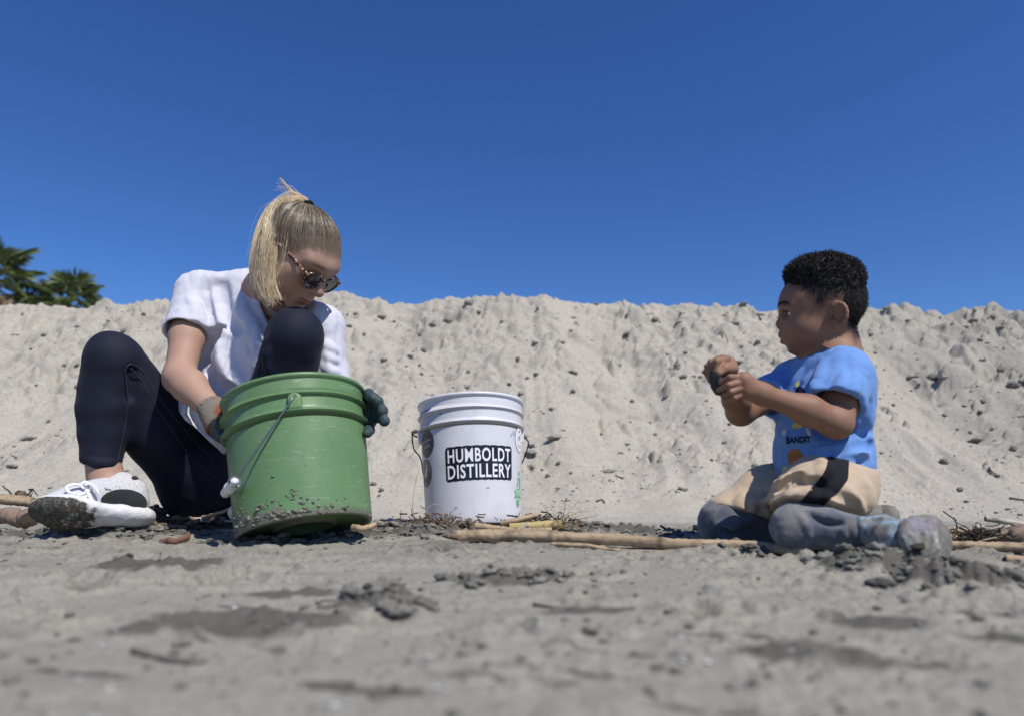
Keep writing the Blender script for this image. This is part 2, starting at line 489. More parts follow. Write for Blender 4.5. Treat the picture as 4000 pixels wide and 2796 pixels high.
RIDGE = [(-900, 1200), (-300, 1215), (0, 1195), (130, 1172), (300, 1180), (420, 1168), (640, 1160), (900, 1150), (1150, 1135), (1330, 1118), (1390, 1128), (1450, 1150),
         (1530, 1160), (1550, 1150), (1610, 1166), (1700, 1145), (1780, 1136), (1860, 1146), (1950, 1162), (2010, 1152), (2060, 1166), (2160, 1163), (2260, 1178),
         (2400, 1170), (2560, 1163), (2700, 1172), (2830, 1196), (2960, 1212), (3050, 1200), (3200, 1195), (3400, 1188), (3560, 1195), (3650, 1214), (3720, 1208), (3790, 1184),
         (3880, 1178), (3960, 1200), (4050, 1225), (4500, 1215), (5200, 1200)]
_rp = np.array([(at(a, b, 4.45)[0], at(a, b, 4.45)[2]) for a, b in RIDGE])
def heap_z(X, Y, full=False):
    X = np.asarray(X, float); Y = np.asarray(Y, float)
    zr = np.interp(X, _rp[:, 0], _rp[:, 1])
    zr_s = np.interp(X, _rp[:, 0], np.convolve(np.pad(_rp[:, 1], 3, mode='edge'), np.ones(7) / 7, 'valid'))
    foot = 2.46 + .14 * pn2(X * .9, X * 0, 3) + .07 * pn2(X * 4.1, X * 0, 13)
    yr = 4.45 + .06 * pn2(X * 1.3, X * 0, 7)
    s = (Y - foot) / (yr - foot)
    base = np.where(s < 0, s * .9, s)
    base = np.log1p(np.exp(np.clip(base * 22, -60, 60))) / 22            # soft foot
    prof = base - .05 * np.sin(np.clip(s, 0, 1) * np.pi) * 1.0
    z = prof * (zr_s + (zr - zr_s) * sst(.75, .97, s)) - .03
    up = sst(.25, .85, s); mid = sst(.02, .25, s) * (1 - sst(.98, 1.05, s))
    # fallen masses, gullies and slides
    z = z + mid * (.10 * fbm2(X * 1.3, Y * .9, 3, 21) + .065 * fbm2(X * 3.6 + .3 * pn2(X * 2, Y * 2, 2), Y * 1.4, 3, 22))
    fan = 3.0 * np.exp(-(np.abs(X - .62 - .12 * (s - .5) + .05 * pn2(Y * 3, Y * 0, 5)) / .26) ** 1.6) * sst(.1, .4, s) * (1 - sst(.6, .9, s)); z = z - .055 * fan
    fan2 = 2.6 * np.exp(-(np.abs(X - 2.25 + .06 * pn2(Y * 3, Y * 0, 8)) / .30) ** 1.6) * sst(.1, .5, s) * (1 - sst(.7, .98, s)); z = z - .07 * fan2
    # crusted ledges: terraced noise
    q = fbm2(X * 2.2, Y * 5.0 + .6 * pn2(X * 1.7, Y * 1.2, 6), 4, 31) * 3.2
    ter = (np.floor(q) + sst(.62, .98, q - np.floor(q)))
    msk = sst(-.05, .4, fbm2(X * 1.1, Y * 1.6, 3, 35) + .45 * (up - .45)) * mid
    z = z + .056 * (ter - q) * msk
    def dome(w, R): return np.sqrt(np.clip(1 - (w / R) ** 2, 0, 1))
    wx = X + .05 * pn2(X * 5, Y * 5, 1) + .02 * pn2(X * 14, Y * 14, 3); wy = Y + .05 * pn2(X * 5, Y * 5, 2) + .02 * pn2(X * 14, Y * 14, 4)
    w1, r1 = worley(wx * 5.5, wy * 7.0, 5)
    z = z + mid * sst(-.12, .25, fbm2(X * 1.7, Y * 1.9, 3, 41) + .45 * (up - .4)) * .070 * dome(w1, .46) * sst(-.1, .7, r1)
    w2, r2 = worley(wx * 13, wy * 15, 6)
    z = z + mid * sst(-.15, .25, fbm2(X * 2.6, Y * 2.9, 3, 44) + .30 * (up - .4)) * .040 * dome(w2, .42) * sst(-.1, .7, r2)
    w3, r3 = worley(wx * 30, wy * 34, 7)
    z = z + mid * sst(-.15, .25, fbm2(X * 3.3, Y * 3.1, 3, 47)) * .014 * dome(w3, .40) * sst(-.2, .6, r3)
    w4, r4 = worley(X * 62, Y * 66, 8)
    z = z + sst(.0, .1, s) * sst(-.2, .3, fbm2(X * 4.3, Y * 4.1, 3, 48)) * .0065 * dome(w4, .38) * sst(0, .6, r4)
    pit = fbm2(X * 6.5, Y * 7.5, 4, 58); z = z - mid * .03 * sst(.18, .40, pit) * sst(.2, .7, up + .3 * fbm2(X * 1.5, Y * 1.5, 2, 59))
    # run-off streaks down the slope
    z = z + mid * .020 * fbm2(X * 13, Y * 1.5, 3, 51) * sst(-.1, .4, fbm2(X * 1.3, Y * 1.0, 2, 52))
    z = z + .004 * fbm2(X * 22, Y * 22, 3, 55) * mid
    back = zr - (Y - yr) * .75
    k = .05; h = np.maximum(k - np.abs(z - back), 0) / k
    z = np.where(Y > foot + .3, np.minimum(z, back) - h * h * k * .25, z)
    cre = sst(.80, .97, s) * (1 - sst(1.0, 1.12, s))
    z = z + cre * (.018 * np.abs(fbm2(X * 8, Y * 8, 3, 61)) + .014 * fbm2(X * 28, Y * 28, 2, 62))
    if full:
        return z, s
    return z

# materials of the sand
def sand_material(name, dry, wetc, scale=1.0, hdry=None):
    m = mat(name, dry, .95, .15); n = N(m)
    big = n.noise(1.7, 5, .6); fine = n.noise(160 * scale, 3, .7); mid = n.noise(14, 6, .65)
    c = n.mix(n.ramp(big, [(.35, (0, 0, 0)), (.68, (1, 1, 1))]), dry, tuple(v * .86 for v in dry))
    c = n.mix(n.ramp(mid, [(.36, (0, 0, 0)), (.66, (1, 1, 1))]), c, (dry[0] * 1.08, dry[1] * 1.06, dry[2] * 1.02))
    c = n.mix(n.ramp(fine, [(.30, (1, 1, 1)), (.50, (0, 0, 0))]), c, tuple(v * .66 for v in dry))
    v = n.voro(240 * scale)
    spk = n.math('LESS_THAN', v.outputs['Distance'], .16)
    sel = n.math('GREATER_THAN', n.noise(55, 1, .5), .56)
    c = n.mix(n.math('MULTIPLY', spk, n.math('MULTIPLY', sel, .65)), c, n.mix(n.ramp(v.outputs['Color'], [(.3, (0, 0, 0)), (.6, (1, 1, 1))]), (.10, .10, .10), (.50, .34, .22)))
    a = n.new('ShaderNodeSeparateColor'); n.ln(n.attr('tint'), a.inputs[0])
    damp = n.ramp(n.math('ADD', a.outputs[0], n.math('MULTIPLY', n.math('SUBTRACT', mid, .5), .7)), [(.12, (0, 0, 0)), (.75, (1, 1, 1))])
    c = n.mix(damp, c, n.mix(fine, tuple(v * .75 for v in wetc), tuple(v * 1.25 for v in wetc)))
    if hdry is not None:
        dr = n.ramp(n.math('ADD', a.outputs[1], n.math('MULTIPLY', n.math('SUBTRACT', n.noise(9, 5, .7), .5), .9)), [(.35, (0, 0, 0)), (.65, (1, 1, 1))])
        c = n.mix(dr, c, n.mix(fine, tuple(v * .82 for v in hdry), tuple(v * 1.12 for v in hdry)))
    n.base(c)
    g = n.bump(n.noise(420 * scale, 2, .7), .55, .0016)
    g = n.bump(n.noise(95, 5, .7), .5, .006, g)
    n.normal(g)
    return m
M_heap = sand_material('dry_heap_sand', (.400, .374, .318), (.255, .241, .207), .55)
M_beach = sand_material('beach_sand', (.288, .274, .232), (.110, .104, .088), 1.0, (.385, .363, .318))

def grid_faces(nr, nc):
    i = np.arange(nr - 1)[:, None]; j = np.arange(nc - 1)[None]
    return np.stack([i * nc + j, i * nc + j + 1, (i + 1) * nc + j + 1, (i + 1) * nc + j], -1).reshape(-1, 4)
# beach: fan-spaced sheet, fine near the lens; the outermost ring runs to the horizon
u = np.concatenate([[-400, -60, -12, -4, -2.2], np.linspace(-1.25, -.80, 90), np.linspace(-.797, .797, 560), np.linspace(.80, 1.25, 90), [2.2, 4, 12, 60, 400]])
yv = np.concatenate([[.02, .06, .1, .14], np.exp(np.linspace(math.log(.17), math.log(3.3), 620)), [4, 6, 10, 30, 120, 600]])
U, Yg = np.meshgrid(u, yv)
Xg = U * np.minimum(Yg, 6.0)
Zg, Wg = ground_z(Xg, Yg, True)
far = sst(3.2, 4.2, Yg) + sst(1.25, 2.0, np.abs(U)); Zg = Zg * (1 - np.clip(far, 0, 1))
# the sheet carries on behind the photographer
Vg = np.stack([Xg, Yg, Zg], -1).reshape(-1, 3)
nr, nc = U.shape
Vb = np.stack([np.linspace(-400, 400, nc) * 1.0, np.full(nc, -400.0), np.zeros(nc)], -1)
Fg = grid_faces(nr, nc)
Vg = np.concatenate([Vg, Vb]); o0 = nr * nc
jj = np.arange(nc - 1); Fg = np.concatenate([Fg, np.stack([o0 + jj, o0 + jj + 1, jj + 1, jj], -1)])
tint = np.zeros((len(Vg), 3)); tint[:nr * nc, 0] = Wg.ravel(); tint[:nr * nc, 1] = sst(1.95, 2.45, Yg + .25 * fbm2(Xg * 2.5, Yg * 2.5, 3, 91)).ravel()
ground = mesh_obj('sand_ground', Vg, Fg, M_beach, None, True, tint)
tag(ground, kind='structure')
# heap
u = np.concatenate([np.linspace(-2.4, -1.03, 130), np.linspace(-1.027, 1.027, 850), np.linspace(1.03, 2.4, 130)]); yv = np.concatenate([np.linspace(2.30, 4.75, 400), np.linspace(4.78, 6.6, 24)])
U, Yg = np.meshgrid(u, yv); Xg = U * Yg
Zg, Sg = heap_z(Xg, Yg, True)
g0 = ground_z(Xg, Yg) - .02
Zg = np.where(Yg < 2.42, np.minimum(Zg, g0), Zg)
dx = np.abs(U) / 2.4; Zg = np.where(dx > .97, Zg * (1 - sst(.97, 1.0, dx)) - .03, Zg)
damp = .55 * sst(.10, .55, fbm2(Xg * 1.2, Yg * 1.5, 4, 71)) * sst(.2, .7, Sg) + .45 * sst(.15, .5, fbm2(Xg * 5, Yg * 5, 3, 72)) * (.35 + .65 * sst(.4, .9, Sg)) + .3 * sst(1.3, 2.4, Xg)
tint = np.zeros((Zg.size, 3)); tint[:, 0] = damp.ravel()
heap = mesh_obj('sand_heap', np.stack([Xg, Yg, Zg], -1).reshape(-1, 3), grid_faces(*U.shape), M_heap, None, True, tint)
tag(heap, kind='structure')

# ------------------------------------------------------------------ clods, pebbles, shells
def ico(sub):
    import bmesh
    bm = bmesh.new(); bmesh.ops.create_icosphere(bm, subdivisions=sub, radius=1.0)
    V = np.array([v.co[:] for v in bm.verts]); F = np.array([[v.index for v in f.verts] for f in bm.faces]); bm.free(); return V, F
_IV, _IF = ico(3); _IVs, _IFs = ico(1); _IVm, _IFm = ico(3); _IV2, _IF2 = ico(2)
def clod_mesh(seed, rough=.35, V=_IV):
    d = 1 + rough * vn3(V, 1.3, seed) + rough * .75 * vn3(V, 2.7, seed + 5) + rough * .5 * vn3(V, 6.0, seed + 9)
    return V * d[:, None] * np.array([1, .85, .62])
M_clod = mat('damp_clod', (.27, .25, .215), .97, .1); n = N(M_clod)
n.base(n.ramp(n.noise(3.0, 6, .7), [(.3, (.31, .292, .255)), (.7, (.43, .405, .355))])); n.normal(n.bump(n.noise(14, 4, .75), .7, .05))
M_dclod = mat('wet_shadowed_clod', (.16, .15, .125), .95, .15); n = N(M_dclod)  # wet sand tone; on right-edge lumps the dark colour also stands for shadow
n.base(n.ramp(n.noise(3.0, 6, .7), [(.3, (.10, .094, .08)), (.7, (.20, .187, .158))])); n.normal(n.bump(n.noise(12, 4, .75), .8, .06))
clod_me = []
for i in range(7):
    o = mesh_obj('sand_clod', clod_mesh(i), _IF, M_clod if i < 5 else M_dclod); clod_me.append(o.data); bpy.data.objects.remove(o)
def put_clod(p, r, mesh, rot, name, label, group, sink=.25):
    o = bpy.data.objects.new(name, mesh)
    o.location = (p[0], p[1], p[2] + r * (.6 - sink)); o.scale = (r, r, r); o.rotation_euler = rot
    COL.objects.link(o); tag(o, label, 'clod', group); return o
# larger lumps on the heap, where the photograph shows its bigger ones (px, py, radius px)
LUMPS = [(1830, 1170, 34), (1750, 1245, 26), (1640, 1300, 20), (1655, 1358, 22), (1690, 1265, 20), (1870, 1215, 16), (2020, 1395, 24), (1990, 1492, 20), (2060, 1470, 14), (2095, 1455, 20),
         (1640, 1420, 14), (1600, 1470, 12), (1830, 1445, 14), (2240, 1520, 18), (2200, 1330, 20), (2450, 1300, 22), (2560, 1240, 20), (2600, 1540, 24), (2470, 1560, 16),
         (2140, 1850, 18), (2180, 1800, 22), (2230, 1840, 14), (2490, 1780, 14), (2080, 1820, 14), (2350, 1690, 14), (1460, 1880, 22), (1490, 1905, 16), (1480, 1930, 14), (2560, 1690, 14),
         (3640, 1460, 30), (3590, 1500, 16), (3560, 1520, 12), (3880, 1230, 26), (3910, 1430, 34), (3960, 1490, 36), (3830, 1320, 18), (3690, 1615, 16), (3830, 1600, 20), (3790, 1680, 18), (3490, 1575, 14),
         (3690, 1795, 22), (3960, 1740, 26), (3900, 1850, 14), (3750, 1905, 20), (3990, 1480, 20), (3850, 1180, 16), (3720, 1260, 14), (3460, 1200, 16), (3840, 1560, 16),
         (170, 1300, 20), (300, 1420, 16), (140, 1500, 14), (480, 1290, 20), (500, 1310, 18), (300, 1505, 18), (120, 1360, 12), (250, 1420, 14), (90, 1220, 20), (190, 1640, 12), (60, 1780, 12), (560, 1230, 14),
         (2830, 1720, 18), (2950, 1810, 22), (2780, 1790, 14), (2850, 1650, 14), (2640, 1420, 18), (2880, 1260, 16), (2960, 1330, 20), (2900, 1490, 12), (2760, 1560, 12), (2680, 1640, 12),
         (2330, 1180, 14), (2100, 1200, 14), (1960, 1250, 12), (1540, 1250, 14), (1420, 1300, 16), (1380, 1360, 12), (2420, 1420, 12)]
def heap_hit(px, py):
    Y = np.linspace(2.2, 5.0, 1400); c, s_ = math.cos(PITCH), math.sin(PITCH)
    xc = (px - 2000) / F_PX; yc = -(py - 1398) / F_PX; d = np.array([xc, c - yc * s_, s_ + yc * c]); P = np.array([0, 0, CAM_H]) + d * (Y / d[1])[:, None]
    z = np.maximum(heap_z(P[:, 0], P[:, 1]), ground_z(P[:, 0], P[:, 1])); k = np.argmax(P[:, 2] < z)
    if not (P[k, 2] < z[k]): return None
    return np.array([P[k, 0], P[k, 1], z[k]])
for i, (px, py, r) in enumerate(LUMPS):
    p = heap_hit(px, py + r * .6)
    if p is None: continue
    rr = r * .62 * p[1] / 2709 * (0.75 + .4 * random.random())
    row = 'near the crest' if py < 1330 else ('half way up' if py < 1620 else 'low')
    col_ = 'at the left end' if px < 620 else ('behind the woman' if px < 1420 else ('above the white bucket' if px < 2100 else ('between bucket and boy' if px < 2760 else ('behind the boy' if px < 3420 else 'at the right end'))))
    put_clod(p, rr, clod_me[i % 5], (random.uniform(.2, .7), random.uniform(-.3, .3), random.uniform(0, 6.28)), 'sand_clod',
             'crumbly grey lump %s on the sand heap %s' % (row, col_), 'lumps of sand on the heap')
# small stuff nobody could count
def scatter_stuff(name, n_, posf, size, mat_, seed, colr=None, flat=.7, fine=False):
    r = np.random.default_rng(seed)
    _IV2, _IF2 = (_IVm, _IFm) if fine else (_IVs, _IFs)
    protos = [clod_mesh(40 + k, .62 if fine else .45, _IV2) for k in range(6)]
    P = posf(n_, r); n_ = len(P); S = size(n_, r)
    a = r.random(n_) * 6.28; ca, sa = np.cos(a), np.sin(a)
    nv = len(_IV2); V = np.empty((n_, nv, 3)); C = np.empty((n_, nv, 3))
    for i in range(n_):
        q = protos[i % 6] * S[i] * np.array([1, 1, flat])
        V[i, :, 0] = q[:, 0] * ca[i] - q[:, 1] * sa[i] + P[i, 0]; V[i, :, 1] = q[:, 0] * sa[i] + q[:, 1] * ca[i] + P[i, 1]; V[i, :, 2] = q[:, 2] + P[i, 2] + S[i] * .25
        C[i] = colr(r) if colr else (1, 1, 1)
    F = (_IF2[None] + (np.arange(n_) * nv)[:, None, None]).reshape(-1, 3)
    o = mesh_obj(name, V.reshape(-1, 3), F, mat_, None, True, C.reshape(-1, 3)); return o
M_tint = mat('pebble', (.3, .3, .3), .85, .25); n = N(M_tint); n.base(n.mix(n.noise(300, 4, .7), n.attr(), n.mix(.28, n.attr(), (.06, .06, .055)))); n.normal(n.bump(n.noise(260, 4, .75), .6, .003))
def heap_pos(n_, r):
    k = n_ * 3
    uu = r.uniform(-.95, .95, k); Y = 2.4 + 2.05 * r.random(k) ** 1.25; X = uu * Y
    keep = (fbm2(X * 1.9, Y * 2.1, 3, 81) + .35 * r.random(k)) > .20
    X, Y = X[keep][:n_], Y[keep][:n_]; return np.stack([X, Y, heap_z(X, Y)], -1)
def sandy(r): v = r.uniform(.55, 1.15); return np.array([.415, .39, .34]) * v
tag(scatter_stuff('crumbs', 1700, heap_pos, lambda n_, r: .0025 + .010 * r.random(n_) ** 4.5, M_tint, 3, sandy), 'loose crumbs of sand strewn over the face of the sand heap', 'crumbs', kind='stuff')
def slab_pos(n_, r):
    k = n_ * 5; uu = r.uniform(-.95, .95, k); Y = 2.7 + 1.75 * r.random(k) ** .8; X = uu * Y
    keep = (fbm2(X * 1.5, Y * 1.8, 3, 83) + .22 * (Y - 3.6) / 1.0 + .25 * r.random(k)) > .16
    X, Y = X[keep][:n_], Y[keep][:n_]; return np.stack([X, Y, heap_z(X, Y) - .003], -1)
tag(scatter_stuff('clods', 330, slab_pos, lambda n_, r: .006 + .024 * r.random(n_) ** 2.6, M_tint, 13, sandy, .62, True), 'crusted broken clods bedded in the upper face of the sand heap', 'clods', kind='stuff')
def pebc(r):
    return np.array([(.10, .10, .105), (.07, .075, .08), (.55, .36, .24), (.62, .60, .56), (.16, .15, .14), (.80, .80, .78)][r.integers(6)]) * r.uniform(.7, 1.1)
tag(scatter_stuff('pebbles', 1500, heap_pos, lambda n_, r: .0025 + .004 * r.random(n_) ** 3, M_tint, 4, pebc), 'tiny dark, pale and orange pebbles speckling the sand heap', 'pebbles', kind='stuff')
def beach_pos(n_, r):
    uu = r.uniform(-.9, .9, n_); Y = np.exp(r.uniform(math.log(.3), math.log(2.5), n_)); X = uu * Y
    return np.stack([X, Y, ground_z(X, Y)], -1)
def wetc(r): return np.array([.215, .204, .175]) * r.uniform(.6, 1.25)
tag(scatter_stuff('wet_crumbs', 1300, beach_pos, lambda n_, r: .0015 + .0045 * r.random(n_) ** 3, M_tint, 5, wetc), 'dark crumbs of wet sand scattered over the flat beach', 'crumbs', kind='stuff')
def zone_pos(n_, r):
    out = []
    for c, w, d, h, l in _ST:
        if l < .75: continue
        k = 34; X = c[0] + w * 1.1 * r.normal(size=k) * .7; Y = c[1] + d * r.normal(size=k) * .7; out.append(np.stack([X, Y, ground_z(X, Y)], -1))
    return np.concatenate(out)
tag(scatter_stuff('broken_clods', 0, zone_pos, lambda n_, r: .002 + .012 * r.random(n_) ** 2.4, M_tint, 6, wetc, .8, True), 'broken lumps of dark wet sand kicked up round the feet and buckets', 'clods', kind='stuff')
def shellc(r): return np.array([.78, .77, .74]) * r.uniform(.7, 1.05)
def shell_pos(n_, r):
    a = beach_pos(n_ // 2, r); b = heap_pos(n_ // 2, r); return np.concatenate([a, b])
tag(scatter_stuff('shell_chips', 320, shell_pos, lambda n_, r: .0016 + .003 * r.random(n_) ** 2, M_tint, 8, shellc, .35), 'white chips of broken shell glinting in the sand', 'shell chips', kind='stuff')

# lumps of wet sand one can pick apart near the people
WET = [(3290, 2185, 34), (3350, 2205, 42), (3420, 2190, 36), (3470, 2225, 46), (3540, 2215, 40), (3600, 2245, 44), (3255, 2215, 26), (3395, 2240, 30), (3520, 2250, 26), (3660, 2235, 40), (3720, 2260, 58), (3790, 2235, 48), (3850, 2270, 60), (3920, 2240, 44), (3975, 2275, 52), (3690, 2290, 34), (3800, 2290, 36),  # right-edge ones have shadow put into their dark wet colour
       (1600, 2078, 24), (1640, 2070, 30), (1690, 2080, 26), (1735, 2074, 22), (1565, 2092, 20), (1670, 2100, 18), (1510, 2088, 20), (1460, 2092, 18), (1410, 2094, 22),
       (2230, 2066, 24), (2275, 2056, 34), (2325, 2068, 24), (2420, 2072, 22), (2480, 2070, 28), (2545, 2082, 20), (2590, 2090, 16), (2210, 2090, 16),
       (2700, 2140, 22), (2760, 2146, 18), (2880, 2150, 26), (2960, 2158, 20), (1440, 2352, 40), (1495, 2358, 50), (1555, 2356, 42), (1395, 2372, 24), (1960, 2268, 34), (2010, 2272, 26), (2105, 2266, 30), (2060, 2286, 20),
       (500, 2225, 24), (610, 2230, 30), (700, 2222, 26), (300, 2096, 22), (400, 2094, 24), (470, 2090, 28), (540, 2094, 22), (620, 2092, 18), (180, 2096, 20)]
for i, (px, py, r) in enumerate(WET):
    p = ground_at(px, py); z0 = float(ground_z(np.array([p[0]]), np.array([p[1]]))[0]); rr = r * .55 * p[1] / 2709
    zone = 'before the boy\'s muddy shoe' if 3240 < px < 3640 else ('in the shadow-toned heap at the right edge' if px >= 3640 else ('left of the white bucket' if 1380 < px < 1760 and py < 2200 else ('behind the long tan cane' if 2190 < px < 2620 and py < 2100 else ('beside the end of the long cane' if 2650 < px < 3000 else ('on the blurred mound in the foreground' if 1380 < px < 1600 else ('on the low mound before the long cane' if px > 1800 else ('on the cracked ledge at the left' if py > 2200 else 'under the woman\'s muddy shoe')))))))
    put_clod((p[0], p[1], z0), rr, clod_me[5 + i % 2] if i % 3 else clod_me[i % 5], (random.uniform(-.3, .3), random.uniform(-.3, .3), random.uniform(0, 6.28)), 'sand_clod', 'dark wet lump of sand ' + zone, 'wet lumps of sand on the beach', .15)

# ------------------------------------------------------------------ palms far behind the heap
M_trunk = mat('palm_trunk', (.16, .12, .085), .9, .2); n = N(M_trunk); n.base(n.ramp(n.noise(6, 5, .7), [(.3, (.09, .065, .045)), (.7, (.22, .17, .12))])); n.normal(n.bump(n.noise(14, 4, .6), .6, .08))
M_frond = mat('palm_frond', (.085, .12, .03), .5, .4); n = N(M_frond); n.base(n.mix(n.noise(1.2, 3, .6), (.075, .115, .03), (.18, .21, .075)))
M_dead = mat('dead_frond', (.30, .23, .14), .8, .2)
def frond_mesh(seed, dead):
    r = np.random.default_rng(seed); m = MB()
    L = 1.0; pet = spline([(0, 0, 0), (.35, 0, .06), (.75, 0, .04), (1.0, 0, -.04)], 8)
    m.tube(pet, np.linspace(.03, .012, 8), 4)
    hub = pet[-1]; ns = 30
    for k in range(ns):
        a = (k / (ns - 1) - .5) * 4.2 + r.normal() * .05
        ln = .78 * (1 - .18 * (a / 2.1) ** 2) * r.uniform(.85, 1.1)
        d = np.array([math.cos(a), math.sin(a), 0]); fold = .18 * abs(math.sin(a)); droop = r.uniform(.25, .5) if not dead else r.uniform(.6, .9)
        p1 = hub + d * ln * .5 + np.array([0, 0, fold * .5 - droop * .06]); p2 = hub + d * ln * .82 + np.array([0, 0, fold * .3 - droop * .35 * ln]); p3 = hub + d * ln * 1.0 + np.array([0, 0, -droop * .8 * ln])
        w = np.cross(d, [0, 0, 1]) * .040
        up = np.array([0, 0, .02])
        m.add([hub, p1 - w + up, p1 + w + up, p1 - up, p2 - w * .6, p2 + w * .6, p3], [(0, 1, 3), (0, 3, 2), (1, 4, 3), (3, 5, 2), (3, 4, 6), (3, 6, 5)])
    return m
fr_me = []
for i in range(4):
    o = frond_mesh(i, i == 3).build('frond', M_dead if i == 3 else M_frond, None, False); fr_me.append(o.data); bpy.data.objects.remove(o)
def palm(px, py, Y, size, nf, seed, label):
    r = np.random.default_rng(seed); top = at(px, py, Y)
    t = empty('palm_tree', (top[0], top[1], 0)); tag(t, label, 'palm tree')
    m = MB(); zz = np.linspace(-.2, top[2], 24); rad = np.where(zz > top[2] - 1.0 * size, .19, .15) * size * (1 + .07 * np.sin(np.arange(24) * 2.4)); rad[0] *= 1.5
    m.tube(np.stack([top[0] + .15 * np.sin(zz * .5), np.full(24, top[1]), zz], -1) - np.array([.15 * math.sin(top[2] * .5), 0, 0]), rad, 12); m.build('trunk', M_trunk, t)
    for k in range(nf):
        az = k * 2.399 + r.normal() * .2; el = math.radians(78 - 118 * (k / nf) ** .85) + r.normal() * .12
        dead = k > nf * .86
        f = bpy.data.objects.new('frond', fr_me[3 if dead else k % 3]); COL.objects.link(f); f.parent = t
        f.location = (0, 0, top[2]); s = size * r.uniform(.85, 1.15); f.scale = (s, s, s)
        f.rotation_euler = (Matrix.Rotation(az, 4, 'Z') @ Matrix.Rotation(-el, 4, 'Y') @ Matrix.Rotation(r.normal() * .35, 4, 'X')).to_euler()
palm(-25, 1118, 26, 1.08, 36, 1, 'taller fan palm cut by the left edge of the photo behind the sand heap')
palm(262, 1196, 27, .86, 34, 2, 'shorter fan palm with only its crown showing above the heap crest')
# ------------------------------------------------------------------ buckets
def plastic(name, col, trans, rough=.32):
    m = mat(name, col, rough, .5); n = N(m)
    sc_ = n.noise(9, 5, .65); fine = n.noise(60, 3, .6)
    c = n.mix(n.ramp(sc_, [(.4, (0, 0, 0)), (.75, (1, 1, 1))]), col, tuple(min(1, v * 1.07 + .012) for v in col))
    # faint scuffs: thin stretched scratches
    mp = n.new('ShaderNodeMapping'); mp.inputs['Scale'].default_value = (3, 3, 26); mp.inputs['Rotation'].default_value = (.25, .4, .2); n.ln(n.coord(), mp.inputs['Vector'])
    scr = n.ramp(n.noise(9, 2, .5, 1.2, mp.outputs['Vector']), [(.66, (0, 0, 0)), (.70, (1, 1, 1))])
    c = n.mix(n.math('MULTIPLY', scr, .30), c, (.72, .75, .72))
    c = n.mix(n.math('MULTIPLY', n.ramp(n.noise(16, 6, .75), [(.50, (0, 0, 0)), (.72, (1, 1, 1))]), .22), c, (.42, .41, .36))
    c = n.mix(n.math('MULTIPLY', n.ramp(n.noise(150, 3, .7), [(.68, (0, 0, 0)), (.74, (1, 1, 1))]), .5), c, (.16, .15, .13))
    d_ = n.new('ShaderNodeSeparateColor'); n.ln(n.attr(), d_.inputs[0])
    dm = n.ramp(n.math('ADD', n.math('MULTIPLY', d_.outputs[0], .62), n.math('MULTIPLY', n.noise(42, 6, .75), .62)), [(.62, (0, 0, 0)), (.74, (1, 1, 1))])
    c = n.mix(n.math('MULTIPLY', dm, .85), c, (.23, .215, .18))
    n.base(c)
    n.rough(n.math('ADD', n.math('MULTIPLY', sc_, .25), rough - .10))
    tr = n.new('ShaderNodeBsdfTranslucent'); n.ln(c, tr.inputs['Color'])
    mx = n.new('ShaderNodeMixShader'); mx.inputs[0].default_value = trans
    out = n.t.nodes['Material Output']
    n.ln(n.b.outputs[0], mx.inputs[1]); n.ln(tr.outputs[0], mx.inputs[2]); n.ln(mx.outputs[0], out.inputs['Surface'])
    n.normal(n.bump(n.noise(5, 2, .5), .08, .01))
    return m
M_green = plastic('green_plastic', (.165, .305, .130), .28, .34)
M_white = plastic('white_plastic', (.80, .80, .83), .25, .33)
M_wire = mat('bail_wire', (.16, .17, .19), .42, .5, .7)
M_blackwire = mat('black_wire', (.02, .02, .022), .45, .5, .4)
M_grip = mat('white_grip', (.78, .78, .80), .45)
M_mud = mat('dried_mud', (.20, .185, .155), .95, .1); n = N(M_mud); n.base(n.ramp(n.noise(90, 5, .7), [(.3, (.13, .12, .10)), (.7, (.30, .28, .235))])); n.normal(n.bump(n.noise(220, 4, .7), .6, .004))
M_ink = mat('black_print', (.012, .012, .018), .35)
M_paperwhite = mat('white_print', (.82, .82, .84), .4)

